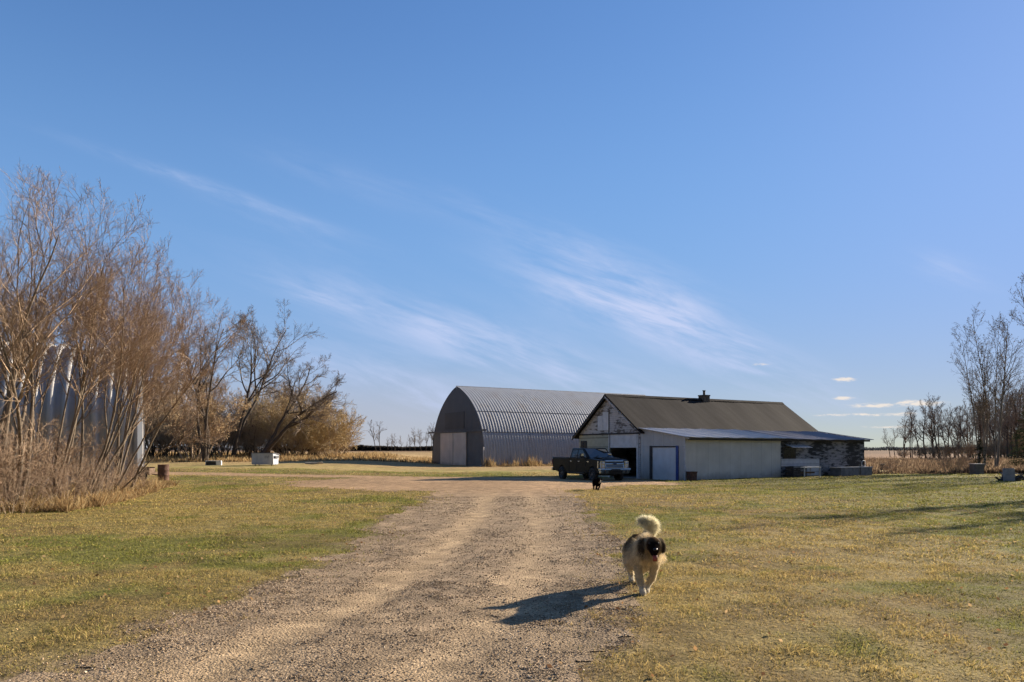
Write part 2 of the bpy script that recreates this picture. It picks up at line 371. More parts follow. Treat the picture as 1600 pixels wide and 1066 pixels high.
def lawn_masks(x, y):
    gm = sst(.40, .70, fbm(x, y, 4.0, 31)+.6*(fbm(x, y, .8, 35)-.5))
    bias = np.where(x < -2, .10*sst(40, 20, y), 0)+.75*sst(4, 16, x)*sst(60, 35, y)-.12*sst(8, 0, np.abs(x-3))-.05
    gm = np.clip((gm*.95+bias+.12)*(.55+.75*fbm(x, y, .7, 37)), 0, .85)
    bm = sst(.50, .70, fbm(x, y, 2.2, 41)+.5*(fbm(x, y, .5, 45)-.5))
    return gm, bm
STRAW = np.array([.41, .312, .125]); GREEN = np.array([.22, .225, .055]); BROWN = np.array([.19, .115, .06])
def lawn_col(x, y):
    gm, bm = lawn_masks(x, y)
    c = STRAW*(1-gm[..., None])+GREEN*gm[..., None]
    c = c*(1-.42*bm[..., None])+BROWN*.42*bm[..., None]
    far = sst(52, 75, y)[..., None]; right = sst(-4, 14, x)[..., None]
    f1 = fbm(x, y, 9, 51)[..., None]; f2 = fbm(x, y, 60, 55)[..., None]
    fieldR = np.array([.25, .15, .085])*(.75+.5*f1); fieldL = np.array([.36, .25, .12])*(.7+.6*f1)
    fc = fieldL*(1-right)+fieldR*right
    dist = sst(140, 420, y)[..., None]
    fc = fc*(1-dist)+np.array([.155, .095, .055])*(.85+.3*f2)*dist
    return c*(1-far)+fc*far
def gravel_col(x, y):
    t = np.clip(track(x, y), 0, 1)*sst(36, 28, y); n = fbm(x, y, .8, 61); n2 = fbm(x, y, .16, 65, 3)
    a = np.array([.275, .202, .127]); b = np.array([.405, .292, .170])
    k = np.clip(t*.80+.45*(n-.5), 0, 1)[..., None]
    c = a*(1-k)+b*k
    yard = sst(24, 34, y)[..., None]; c = c*(1-yard)+np.array([.34, .225, .125])*(.7+.6*fbm(x, y, 4, 67)[..., None])*yard
    return c*(.62+.76*n2[..., None])
def axis_vals(lo, hi, dlo, dhi, step, grow=1.10):
    v = list(np.arange(dlo, dhi+1e-6, step)); s = step
    while v[-1] < hi: s *= grow; v.append(v[-1]+s)
    s = step; pre = []; c = dlo
    while c > lo: s *= grow; c -= s; pre.append(c)
    return np.array(pre[::-1]+v)
gx = axis_vals(-4000, 4000, -22, 24, .15); gy = axis_vals(-60, 6000, 3.5, 48, .15)
X, Y = np.meshgrid(gx, gy); Z = hz(X, Y)
RM = road_mask(X, Y)
colr = lawn_col(X, Y); gk = sst(-.55, .25, RM)[..., None]*sst(60, 50, Y)[..., None]
earth = np.array([.215, .155, .105])
colr = colr*(1-.40*sst(58, 50, Y)[..., None])
colr = colr*(1-gk)+(gravel_col(X, Y)*.55+earth*.45)*gk
ny, nx = X.shape; I = np.arange(nx*ny).reshape(ny, nx)
quads = np.stack([I[:-1, :-1], I[:-1, 1:], I[1:, 1:], I[1:, :-1]], -1).reshape(-1, 4)
V = np.stack([X, Y, Z], -1).reshape(-1, 3)
tag(link('ground', fast_mesh('ground', V, [quads], M['lawn'], col=colr.reshape(-1, 3), smooth=True)), kind='structure')
cell = (np.maximum.reduce([RM[:-1, :-1], RM[1:, 1:], RM[:-1, 1:], RM[1:, :-1]]) > .05).reshape(-1)
cell &= ((X[:-1, :-1] > -32) & (X[:-1, :-1] < 20) & (Y[:-1, :-1] > 2) & (Y[:-1, :-1] < 60)).reshape(-1)
qd = quads[cell]; used, inv = np.unique(qd, return_inverse=True)
V2 = V[used].copy(); V2[:, 2] += .008
tag(link('gravel_driveway', fast_mesh('gravel_driveway', V2, [inv.reshape(-1, 4)], M['gravel'], col=gravel_col(V2[:, 0], V2[:, 1]), smooth=True)), kind='structure')

RNG = np.random.RandomState(7)
def blades(P, D, Ln, Wd, C, droop=.35, tipmul=1.15, rootmul=.75):
    """bent blades: P roots, D unit directions, Ln lengths, Wd widths, C colours -> V, faces, col"""
    n = len(P); az = RNG.rand(n)*2*np.pi
    side = np.stack([np.cos(az), np.sin(az), np.zeros(n)], -1)
    side -= D*(side*D).sum(-1, keepdims=True); side /= np.linalg.norm(side, axis=-1, keepdims=True)+1e-6
    w = side*Wd[:, None]/2
    mid = P+D*(Ln*.55)[:, None]; tip = P+D*Ln[:, None]; tip[:, 2] -= droop*Ln*RNG.rand(n)
    V = np.stack([P-w, P+w, mid+w*.75, mid-w*.75, tip], 1).reshape(-1, 3)
    b = np.arange(n)*5
    q = np.stack([b, b+1, b+2, b+3], -1); t = np.stack([b+3, b+2, b+4], -1)
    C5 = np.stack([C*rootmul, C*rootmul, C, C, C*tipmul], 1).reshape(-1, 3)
    return V, [q, t], np.clip(C5, 0, 1)
def fan_points(n, y0, y1, half=.80, power=1.0):
    y = np.sqrt(RNG.rand(n)*(y1*y1-y0*y0)+y0*y0); x = (RNG.rand(n)*2-1)*y*half
    return x, y
def grass_dirs(n, lean):
    az = RNG.rand(n)*2*np.pi; t = lean*np.sqrt(RNG.rand(n))
    return np.stack([np.sin(t)*np.cos(az), np.sin(t)*np.sin(az), np.cos(t)], -1)
HOUSE_O, BARN_O = (9.98, 42.5), (-2.8, 75.2)
def local30(x, y, o):
    dx, dy = x-o[0], y-o[1]; return dx*.866+dy*.5, -dx*.5+dy*.866
GV, GF, GC = [], [], []
off = 0
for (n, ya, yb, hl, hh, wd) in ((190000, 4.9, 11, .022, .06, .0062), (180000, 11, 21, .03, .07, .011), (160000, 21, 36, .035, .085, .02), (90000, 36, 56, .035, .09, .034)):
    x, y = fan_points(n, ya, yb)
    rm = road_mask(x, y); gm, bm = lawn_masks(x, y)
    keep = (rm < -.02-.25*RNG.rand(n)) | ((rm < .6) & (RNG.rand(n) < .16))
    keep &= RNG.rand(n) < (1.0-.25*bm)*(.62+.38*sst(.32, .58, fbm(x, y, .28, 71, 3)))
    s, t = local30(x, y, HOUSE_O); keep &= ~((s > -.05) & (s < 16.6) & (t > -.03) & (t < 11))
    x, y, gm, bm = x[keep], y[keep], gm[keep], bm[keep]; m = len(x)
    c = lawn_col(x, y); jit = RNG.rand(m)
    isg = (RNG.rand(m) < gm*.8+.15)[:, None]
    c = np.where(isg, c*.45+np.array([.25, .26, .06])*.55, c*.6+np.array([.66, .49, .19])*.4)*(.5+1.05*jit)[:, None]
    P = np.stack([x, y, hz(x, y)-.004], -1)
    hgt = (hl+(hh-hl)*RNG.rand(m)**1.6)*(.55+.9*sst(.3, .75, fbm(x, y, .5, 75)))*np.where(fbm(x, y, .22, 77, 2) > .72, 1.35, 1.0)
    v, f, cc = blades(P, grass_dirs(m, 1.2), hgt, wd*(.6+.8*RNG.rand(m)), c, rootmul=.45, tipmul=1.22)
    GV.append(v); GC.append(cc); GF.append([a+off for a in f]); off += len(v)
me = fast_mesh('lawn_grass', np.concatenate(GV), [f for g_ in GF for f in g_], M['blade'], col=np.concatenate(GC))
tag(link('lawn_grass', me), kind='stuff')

# gravel stones on the near driveway
ico = bmesh.new(); bmesh.ops.create_icosphere(ico, subdivisions=1, radius=1.0)
IV = np.array([v.co[:] for v in ico.verts]); IF = np.array([[v.index for v in f.verts] for f in ico.faces]); ico.free()
SV, SF, SCl, off = [], [], [], 0
for (n, ya, yb, r0, r1) in ((80000, 4.8, 9.5, .003, .0105), (42000, 9.5, 16, .005, .012), (16000, 16, 27, .008, .015)):
    y = np.sqrt(RNG.rand(n)*(yb*yb-ya*ya)+ya*ya); x = road_l(y)-.5+RNG.rand(n)*(road_r(y)-road_l(y)+1.0)
    rm = road_mask(x, y); t = np.clip(track(x, y), 0, 1)
    keep = (rm > -.35*RNG.rand(n)) & (RNG.rand(n) < np.clip(1-.95*t, .10, 1)*(.22+.78*sst(.40, .62, .5*fbm(x, y, .35, 81)+.5*fbm((x-road_c(y))*3.5, y*.35, .8, 83))))
    x, y = x[keep], y[keep]; m = len(x)
    r = r0+(r1-r0)*RNG.rand(m)**2.6
    A = RNG.normal(size=(m, 3, 3)); Q = np.linalg.qr(A)[0]
    sc = r[:, None]*(.6+.8*RNG.rand(m, 3))
    base = IV[None]*(1+.25*RNG.normal(size=(m, len(IV), 1)))
    v = np.einsum('nij,nkj->nki', Q, base*sc[:, None, :]); v[..., 2] *= .75
    v += np.stack([x, y, hz(x, y)+.008+r*.25], -1)[:, None]
    tone = RNG.rand(m); c = np.where(tone[:, None] < .35, np.array([.20, .145, .09]), np.where(tone[:, None] < .90, np.array([.345, .25, .155]), np.array([.56, .45, .32])))
    c = c*(.7+.6*RNG.rand(m))[:, None]
    SV.append(v.reshape(-1, 3)); SF.append((IF[None]+(np.arange(m)*len(IV))[:, None, None]).reshape(-1, 3)+off); off += m*len(IV)
    SCl.append(np.repeat(c, len(IV), 0))
tag(link('driveway_gravel', fast_mesh('driveway_gravel', np.concatenate(SV), SF, M['stone'], col=np.concatenate(SCl))), kind='stuff')

n = 2600; x, y = fan_points(n, 4.9, 26); k = road_mask(x, y) < .2; x, y = x[k], y[k]; m = len(x)
u = RNG.normal(size=(m, 3)); u[:, 2] *= .35; u /= np.linalg.norm(u, axis=1, keepdims=True); w = np.cross(u, RNG.normal(size=(m, 3))); w /= np.linalg.norm(w, axis=1, keepdims=True)
p = np.stack([x, y, hz(x, y)+.022], -1); sz = (.012+.02*RNG.rand(m))[:, None]
lc = np.array([(.40, .24, .11), (.30, .17, .08), (.48, .33, .17), (.20, .11, .06)])[RNG.randint(0, 4, m)]*(.7+.6*RNG.rand(m))[:, None]
tag(link('fallen_leaves', fast_mesh('fallen_leaves', np.stack([p-u*sz, p+w*sz*.6, p+u*sz, p-w*sz*.6], 1).reshape(-1, 3), [np.arange(m*4).reshape(m, 4)], M['leaf'], col=np.repeat(lc, 4, 0))), kind='stuff')

def tall_grass(name, x, y, h0, h1, wd, cols, lean=.45):
    m = len(x); k = RNG.randint(0, len(cols), m); c = np.array(cols)[k]*(.6+.8*RNG.rand(m))[:, None]
    P = np.stack([x, y, hz(x, y)-.02], -1)
    hn = .25+1.1*sst(.32, .68, fbm(x, y, 2.2, 111)+.5*(fbm(x, y, .6, 113)-.5))
    v, f, cc = blades(P, grass_dirs(m, lean), (h0+(h1-h0)*RNG.rand(m)**1.5)*hn, wd*(.6+.8*RNG.rand(m)), c, droop=.4)
    tag(link(name, fast_mesh(name, v, f, M['blade'], col=cc)), kind='stuff')
TAN = [(.42, .30, .15), (.34, .23, .11), (.48, .37, .20), (.25, .16, .08)]
RUST = [(.22, .155, .10), (.18, .125, .082), (.30, .225, .145), (.14, .095, .064)]
# dry weeds along the long side of the arched barn
n = 9000; s = RNG.rand(n)*24-.5; t = -.1-RNG.rand(n)**1.5*2.2; dens = fbm(s*2, t, 3.0, 91); k = RNG.rand(n) < sst(.35, .65, dens)
x = BARN_O[0]+s*.866-t*.5; y = BARN_O[1]+s*.5+t*.866; tall_grass('dry_weeds', x[k], y[k], .3, 1.25, .035, TAN)
# dry grass by the quonset and the tree line on the left
n = 26000; u = RNG.rand(n); x = -16.5+u*3.0-RNG.rand(n)*2.5; y = 20+u*0+RNG.rand(n)*15; xl = np.interp(y, [18, 22, 26, 30, 33, 36], [-11.9, -12.3, -13.2, -14.6, -15.6, -16.2])
x = xl-RNG.rand(n)**1.6*4.5+.5*(fbm(y, y*0, 1.2, 95)-.5); tall_grass('dry_grass', x, y, .12, .55, .02, TAN, .7)
# fallow field on the right and the strip before the far grove
n = 60000; y = 52+RNG.rand(n)**1.6*75; x = np.interp(y, [52, 60, 130], [26, 22, 40])+RNG.rand(n)*y*.55; k = fbm(x, y, 5, 97) > .38-.2*sst(60, 90, y)
tall_grass('fallow_field_grass', x[k], y[k], .2, .75, .07, RUST)
n = 50000; y = 64+RNG.rand(n)*40; x = -y*(.06+.50*RNG.rand(n)); k = (fbm(x, y, 6, 99) > .36) & (y > np.interp(x, [-60, -35, -20, -8], [70, 69, 73, 86]))
tall_grass('field_edge_grass', x[k], y[k], .15, .6, .07, TAN)

# ------------------------------------------------------------------ trees
def grow(seed, P):
    """returns list of (p0, p1, r0, r1, level)"""
    rnd = random.Random(seed); segs = []; tips = []; cur = [0]
    L = P['levels']
    def branch(p, d, length, rad, lev):
        lv = L[lev]; n = lv['n']; st = length/n; r = rad; rt = rad*lv.get('taper', .35)
        pts = []
        for i in range(n):
            w = lv['wander']
            d = Vector((d.x+rnd.gauss(0, w), d.y+rnd.gauss(0, w), d.z+rnd.gauss(0, w)+lv['up'])).normalized()
            q = p+d*st; r2 = rad+(rt-rad)*(i+1)/n
            segs.append((p, q, r, r2, lev, cur[0])); pts.append((p, q, d, r2, (i+1)/n)); p = q; r = r2
        if lev+1 < len(L):
            nx_ = L[lev+1]; cnt = lv['kids']; cnt = int(cnt*rnd.uniform(.8, 1.25)+.5)
            for k in range(cnt):
                f = lv['from']+(1-lv['from'])*((k+rnd.random())/cnt); i = min(n-1, int(f*n)); a, b, dd, rr, _ = pts[i]
                t = f*n-i; o = a+(b-a)*t
                ax = dd.orthogonal().normalized(); ax.rotate(Matrix.Rotation(rnd.uniform(0, 2*math.pi), 3, dd))
                th = R(nx_['ang'])*rnd.uniform(.65, 1.3)
                nd = (dd*math.cos(th)+ax*math.sin(th)).normalized()
                ln = length*nx_['ratio']*(1.0-.55*(f-lv['from'])/(1-lv['from']+1e-6))*rnd.uniform(.7, 1.25)
                branch(o, nd, ln, max(min(rr*.75, rad*nx_['rr']), nx_['rmin']), lev+1)
        else: tips.append((p, d))
    for s_ in range(P['stems']):
        cur[0] = s_
        a = rnd.uniform(0, 2*math.pi) if P.get('stem_az') is None else P['stem_az'][s_ % len(P['stem_az'])]
        sp = R(P['spread'])*(rnd.uniform(.4, 1.15) if P.get('stem_az') is None else 1.0); lean = P.get('lean', (0, 0))
        d = Vector((math.sin(sp)*math.cos(a)+lean[0], math.sin(sp)*math.sin(a)+lean[1], math.cos(sp))).normalized()
        b = P.get('base', .25)
        ln = P['height']*rnd.uniform(.75, 1.05) if P['stems'] > 1 else P['height']
        branch(Vector((math.cos(a)*b*rnd.random(), math.sin(a)*b*rnd.random(), -.15)), d, ln, P['rad']*(rnd.uniform(.6, 1.1) if P['stems'] > 1 else 1), 0)
    return segs, tips
def seg_mesh(segs, sides):
    p0 = np.array([s[0][:] for s in segs]); p1 = np.array([s[1][:] for s in segs]); r0 = np.array([s[2] for s in segs]); r1 = np.array([s[3] for s in segs])
    d = p1-p0; ln = np.linalg.norm(d, axis=1, keepdims=True); d = d/np.maximum(ln, 1e-6)
    up = np.where(np.abs(d[:, 2:3]) < .9, np.array([[0, 0, 1.]]), np.array([[1., 0, 0]]))
    a = np.cross(d, up); a /= np.linalg.norm(a, axis=1, keepdims=True); b = np.cross(d, a)
    th = np.arange(sides)*2*np.pi/sides
    ring = a[:, None]*np.cos(th)[None, :, None]+b[:, None]*np.sin(th)[None, :, None]
    e = d*np.minimum(r0[:, None]*.5, ln*.2)
    A = (p0-e)[:, None]+ring*r0[:, None, None]; B = (p1+e)[:, None]+ring*r1[:, None, None]
    n = len(segs); V = np.concatenate([A, B], 1).reshape(-1, 3); o = (np.arange(n)*2*sides)[:, None]
    i = np.arange(sides); j = (i+1) % sides
    F = np.stack([o+i, o+j, o+sides+j, o+sides+i], -1).reshape(-1, 4)
    return V, F
def tree_meshes(name, seed, P, trunk_mat, twig_mat, leaf=None, leaf_n=0, leaf_size=.06):
    segs, tips = grow(seed, P); cut = P.get('trunk_r', .035)
    big = [s for s in segs if s[2] > cut or s[4] == 0]; small = [s for s in segs if not (s[2] > cut or s[4] == 0)]
    bushy = P['trunk_r'] >= .5
    tms = []
    if not bushy:
        for k_ in range(P['stems']):
            v, f = seg_mesh([q_ for q_ in big if q_[5] == k_], 7); tms.append(fast_mesh(name+' trunk', v, [f], M[trunk_mat], smooth=True))
    v, f = seg_mesh(small, 3); mats = [M[twig_mat]]; mi = np.zeros(len(f), int)
    if bushy:
        v2, f2 = seg_mesh(big, 5); f = np.concatenate([f, f2+len(v)]); v = np.concatenate([v, v2]); mi = np.concatenate([mi, np.ones(len(f2), int)]); mats.append(M[trunk_mat])
    col = None; fl = [f]
    if leaf:
        rnd = np.random.RandomState(seed); k = rnd.randint(0, len(tips), leaf_n)
        tp = np.array([t[0][:] for t in tips]); td = np.array([t[1][:] for t in tips])
        p = tp[k]-td[k]*rnd.rand(leaf_n, 1)*P.get('leafback', .5)+rnd.normal(size=(leaf_n, 3))*leaf_size*.8
        u = rnd.normal(size=(leaf_n, 3)); u /= np.linalg.norm(u, axis=1, keepdims=True); w = np.cross(u, rnd.normal(size=(leaf_n, 3))); w /= np.linalg.norm(w, axis=1, keepdims=True)
        s_ = leaf_size*(.5+rnd.rand(leaf_n, 1)); o = len(v)
        lv = np.stack([p-u*s_, p+w*s_*.5, p+u*s_, p-w*s_*.5], 1).reshape(-1, 3)
        lf = (np.arange(leaf_n)*4)[:, None]+np.arange(4)[None]+o
        lc = np.array(leaf)[rnd.randint(0, len(leaf), leaf_n)]*(.7+.6*rnd.rand(leaf_n, 1))
        col = np.concatenate([np.ones((len(v), 3))*.1, np.repeat(lc, 4, 0)]); v = np.concatenate([v, lv]); fl.append(lf); mi = np.concatenate([mi, np.full(leaf_n, len(mats), int)]); mats.append(M['leaf'])
    cm = fast_mesh(name+' crown', v, fl, mats, midx=mi, col=col)
    return tms, cm
def plant(name, meshes, x, y, label, cat, group=None, rz=0.0, sc=1.0, tilt=(0, 0)):
    e = empty(name, (x, y, z0(x, y)-.02), rz); e.scale = (sc, sc, sc) if not isinstance(sc, tuple) else sc; e.rotation_euler = (tilt[0], tilt[1], rz)
    [link('trunk', t_, e) for t_ in meshes[0]]; link('crown', meshes[1], e); tag(e, label, cat, group); return e
def lv(n, wander, up, kids, frm, ang=0, ratio=0, rr=.6, rmin=.003, taper=.35):
    return dict(n=n, wander=wander, up=up, kids=kids, ang=ang, ratio=ratio, rr=rr, rmin=rmin, taper=taper, **{'from': frm})
def maple(height, stems, spread, lean, rad=.11):
    return dict(height=height, stems=stems, spread=spread, rad=rad, lean=lean, base=.35, trunk_r=.03, levels=[
        lv(11, .075, .03, 10, .48, taper=.15), lv(9, .09, .06, 9, .15, 32, .50, .45, .010, .25), lv(6, .10, .06, 6, .15, 34, .50, .45, .0055), lv(4, .11, .04, 4, .1, 32, .55, .5, .0038), lv(3, .11, .03, 0, 0, 30, .70, .6, .0028)])
ORANGE = [(.36, .16, .06), (.30, .14, .06), (.40, .22, .10)]
left_trees = [
    ('bare grey tree at the left edge of the photo, tallest of the left thicket', maple(8.3, 5, 15, (.15, -.02), .085), (-14.7, 21.8), 11, 125),
    ('bare multi-stemmed tree in front of the ribbed quonset, leaning right over the lawn', maple(7.7, 5, 17, (.22, -.02), .062), (-14.9, 25.6), 23, 100),
    ('bare multi-stemmed tree at the right end of the left thicket, spreading right', maple(7.9, 6, 23, (.42, 0.0), .065), (-15.7, 29.6), 37, 650),
    ('bare tree mostly out of frame with branches entering at far left', maple(8.6, 4, 14, (.10, 0), .09), (-17.2, 23.6), 41, 75),
    ('slim bare tree pressed against the quonset wall between two larger leaning trees', maple(8.2, 4, 14, (.16, -.04), .055), (-18.6, 29.0), 53, 125),
    ('bare dark slim tree just right of the tall tree at the left edge', maple(8.2, 4, 15, (.16, 0), .068), (-14.9, 23.7), 67, 175),
    ('bare tree by the quonset end with many thin stems fanning right', maple(7.0, 5, 22, (.30, -.02), .047), (-15.4, 28.0), 71, 225)]
for lab, P, (x, y), sd, nl in left_trees:
    plant('bare_tree', tree_meshes('bare_tree', sd, P, 'grey_bark', 'twig_tan'), x, y, lab, 'tree', 'bare trees in the left thicket')
def shrubP(height, stems, spread, rad=.03, up=.02):
    return dict(height=height, stems=stems, spread=spread, rad=rad, base=.8, trunk_r=.5, levels=[
        lv(7, .10, up, 7, .15, taper=.3), lv(5, .14, up, 5, .15, 34, .5, .6, .007), lv(4, .16, .01, 5, .1, 36, .5, .6, .005), lv(2, .16, 0, 0, 0, 34, .5, .7, .004)])
near_shrubs = [tree_meshes('bare_shrub', 60+i, shrubP(2.0+.35*i, 15, 30, .014), 'twig_brown', 'twig_tan') for i in range(3)]
for i, (x, y, s_) in enumerate([(-13.3, 19.6, .7), (-14.6, 19.2, 1.25), (-13.2, 21.6, .6), (-15.3, 23.2, 1.3), (-13.9, 24.6, .6), (-15.9, 26.6, .9), (-15.0, 28.6, .55), (-16.6, 31.0, .7), (-17.6, 26.0, 1.3), (-16.4, 20.8, 1.5), (-17.3, 33.6, .5), (-14.5, 21.0, 1.0), (-15.9, 22.0, 1.3)]):
    plant('bare_shrub', near_shrubs[i % 3], x, y, 'leafless brown shrub in the tangled undergrowth below the left trees', 'shrub', 'leafless shrubs below the left trees', rz=i*1.3, sc=s_)
# the far grove on the left
def cotton(height, az, spread, rad, lean):
    return dict(height=height, stems=len(az), spread=spread, stem_az=az, rad=rad, lean=lean, base=.2, trunk_r=.06, levels=[
        lv(11, .08, .02, 9, .40, taper=.2), lv(8, .12, .05, 9, .25, 40, .46, .5, .03, .3), lv(6, .14, .04, 8, .2, 40, .46, .5, .012), lv(4, .15, .03, 7, .15, 38, .50, .55, .008), lv(2, .16, .02, 0, 0, 34, .55, .7, .0065)])
plant('cottonwood_tree', tree_meshes('cottonwood_tree', 104, cotton(17.0, [1.2, 0.1], 11, .30, (.16, 0)), 'dark_bark', 'twig_dark'), -31.4, 82.5, 'tall dark-trunked bare tree, highest crown above the far grove behind the dumpster', 'tree', 'dark bare trees above the far grove')
plant('cottonwood_tree', tree_meshes('cottonwood_tree', 112, cotton(13.2, [0.0, 1.2], 20, .28, (.30, 0)), 'dark_bark', 'twig_dark'), -28.0, 81.5, 'dark bare tree leaning strongly right above the rounded golden bush of the far grove', 'tree', 'dark bare trees above the far grove')
plant('bare_tree', tree_meshes('bare_tree', 121, cotton(14.0, [1.0, 3.0, 5.0], 12, .2, (.04, 0)), 'dark_bark', 'twig_dark'), -29.6, 71, 'bare upright tree left of the tall dark leaning grove tree', 'tree')
LEAFTAN = [(.52, .40, .25), (.46, .34, .20), (.60, .48, .31), (.38, .28, .17)]
def bushP(height, stems, spread, rad=.06):
    return dict(height=height, stems=stems, spread=spread, rad=rad, base=1.3, trunk_r=.6, levels=[
        lv(7, .10, .03, 10, .18, taper=.3), lv(5, .15, .03, 8, .15, 36, .46, .6, .016), lv(4, .17, .02, 6, .1, 36, .5, .6, .013), lv(2, .16, 0, 0, 0, 34, .55, .7, .012)])
plant('leafy_tree', tree_meshes('leafy_tree', 131, bushP(7.2, 10, 28, .09), 'twig_brown', 'twig_tan', LEAFTAN, 8000, .085), -32.6, 75, 'tree still holding pale tan leaves in the far grove', 'tree')
plant('golden_bush', tree_meshes('golden_bush', 141, bushP(8.6, 34, 50, .06), 'twig_brown', 'twig_gold'), -26.2, 88, 'broad rounded golden-olive willow bush right of the leaning dark tree', 'bush', 'rounded bushes at the right end of the far grove')
plant('golden_bush', tree_meshes('golden_bush', 142, bushP(6.6, 28, 46, .05), 'twig_brown', 'twig_gold'), -22.4, 90, 'smaller tawny rounded bush at the right end of the far grove', 'bush', 'rounded bushes at the right end of the far grove')
grove = [tree_meshes('brown_shrub', 150+i, bushP(6.0+i*.8, 18, 34), 'dark_bark', 'twig_brown') for i in range(3)]
gt = [tree_meshes('bare_tree', 160+i, cotton(11+i, [0.4, 2.6, 4.4], 11, .16, (.03, 0)), 'dark_bark', 'twig_brown') for i in range(2)]
k = 0
for (x, y, s_) in [(-45, 86, .9), (-42, 88, .95), (-39.5, 86, .8), (-37, 88, .85), (-34.5, 86, .75), (-32, 88, .8), (-30, 86, .7), (-27.6, 91, .85), (-25.8, 93, .7), (-48, 88, 1.1), (-36, 92, 1.1), (-32, 93, 1.0), (-40.5, 93, 1.2), (-46, 92, 1.3), (-24.5, 93, .6), (-21.8, 95, .6), (-28, 95, 1.1), (-52, 92, 1.3)]:
    plant('brown_shrub', grove[k % 3], x, y, 'dense leafless brown shrub along the foot of the far grove', 'shrub', 'leafless shrubs of the far grove', rz=k*1.7, sc=s_); k += 1
for j, (x, y, s_) in enumerate([(-44, 90, .95), (-39, 92, 1.0), (-50, 90, 1.05), (-31, 97, .85), (-35.5, 99, .9), (-26.5, 98, .8), (-47, 100, 1.0)]):
    plant('bare_tree', gt[j % 2], x, y, 'slender bare brown tree within the far grove behind the shrubs', 'tree', 'slender bare trees of the far grove', rz=j*2.1, sc=s_)
# right side
def poplar(height, stems, spread, rad=.13, lean=(0, 0)):
    return dict(height=height, stems=stems, spread=spread, rad=rad, lean=lean, base=1.1, trunk_r=.035, leafback=.4, levels=[
        lv(12, .035, .012, 19, .28, taper=.15), lv(7, .09, .06, 8, .2, 32, .27, .40, .012, .3), lv(5, .12, .04, 6, .15, 36, .42, .5, .008), lv(3, .14, .02, 0, 0, 36, .45, .6, .006)])
DARKLEAF = [(.07, .055, .03), (.10, .075, .04), (.05, .04, .025)]
plant('poplar_tree', tree_meshes('poplar_tree', 201, poplar(12.0, 5, 8, .095, (-.03, 0)), 'poplar_bark', 'twig_dark', DARKLEAF, 3000, .045), 35.9, 56, 'tall multi-stemmed bare poplar beside the small spruce at the right', 'tree', 'tall poplars at the right')
plant('poplar_tree', tree_meshes('poplar_tree', 207, poplar(13.8, 5, 13, .11, (-.02, 0)), 'poplar_bark', 'twig_dark', DARKLEAF, 3500, .045), 40.2, 52, 'bare poplar cut off by the right edge of the photo', 'tree', 'tall poplars at the right')
plant('poplar_tree', tree_meshes('poplar_tree', 215, poplar(11.5, 4, 14, .14), 'poplar_bark', 'twig_dark', DARKLEAF, 4000, .05), 30.5, 31.5, 'bare poplar outside the right edge that shades the lawn', 'tree', 'tall poplars at the right')
rowm = [tree_meshes('aspen_tree', 220+i, dict(height=10.5+i, stems=1+(i > 1), spread=7, rad=.17, lean=(-.10, 0), base=.4, trunk_r=.06, levels=[
    lv(9, .05, .02, 14, .30, taper=.2), lv(6, .12, .06, 8, .2, 36, .36, .5, .03, .3), lv(4, .15, .03, 7, .15, 38, .44, .5, .018), lv(2, .15, .02, 0, 0, 36, .5, .6, .014)]), 'dark_bark', 'twig_dark') for i in range(4)]
rr = random.Random(5)
row = [(1390, 178, .62), (1399, 184, .6), (1412, 160, .75), (1424, 150, .82), (1436, 152, .95), (1449, 146, 1.0), (1458, 150, .92), (1468, 144, 1.0), (1477, 150, .9), (1486, 146, .85), (1496, 152, .8), (1504, 146, .85), (1512, 142, .9), (1521, 150, .9), (1530, 146, .95), (1538, 138, .95), (1547, 146, 1.0), (1555, 138, .95), (1563, 142, 1.0), (1571, 134, 1.0), (1579, 140, 1.05), (1587, 132, 1.0), (1595, 138, 1.05), (1604, 130, 1.0), (1615, 136, 1.0), (1576, 120, .95), (1590, 116, 1.0), (1606, 118, 1.05), (1560, 128, .95), (1583, 124, 1.0), (1568, 136, 1.05), (1545, 150, 1.1), (1553, 156, 1.15), (1600, 126, 1.1), (1535, 158, 1.05), (1516, 160, 1.0), (1492, 158, .95), (1463, 158, .95)]
for i, (px, y, s_) in enumerate(row):
    x = (px-800)/1150*y; s_ *= .98
    plant('aspen_tree', rowm[i % 4], x, y, 'thin bare aspen in the distant row beyond the fallow field', 'tree', 'bare aspens beyond the fallow field', rz=rr.uniform(-.6, .6), sc=s_*1.0)
under = grove[0]
for i, (px, y, s_) in enumerate([(1412, 148, .32), (1436, 146, .4), (1452, 144, .42), (1470, 144, .45), (1488, 142, .5), (1506, 140, .5), (1524, 138, .55), (1540, 134, .55), (1556, 132, .6), (1572, 128, .65), (1588, 126, .65), (1604, 124, .7), (1582, 134, .8), (1598, 132, .85)]):
    plant('brown_shrub', grove[i % 3], (px-800)/1150*y, y, 'low dark shrub under the distant aspen row', 'shrub', 'low shrubs under the distant aspens', rz=i*1.1, sc=s_)
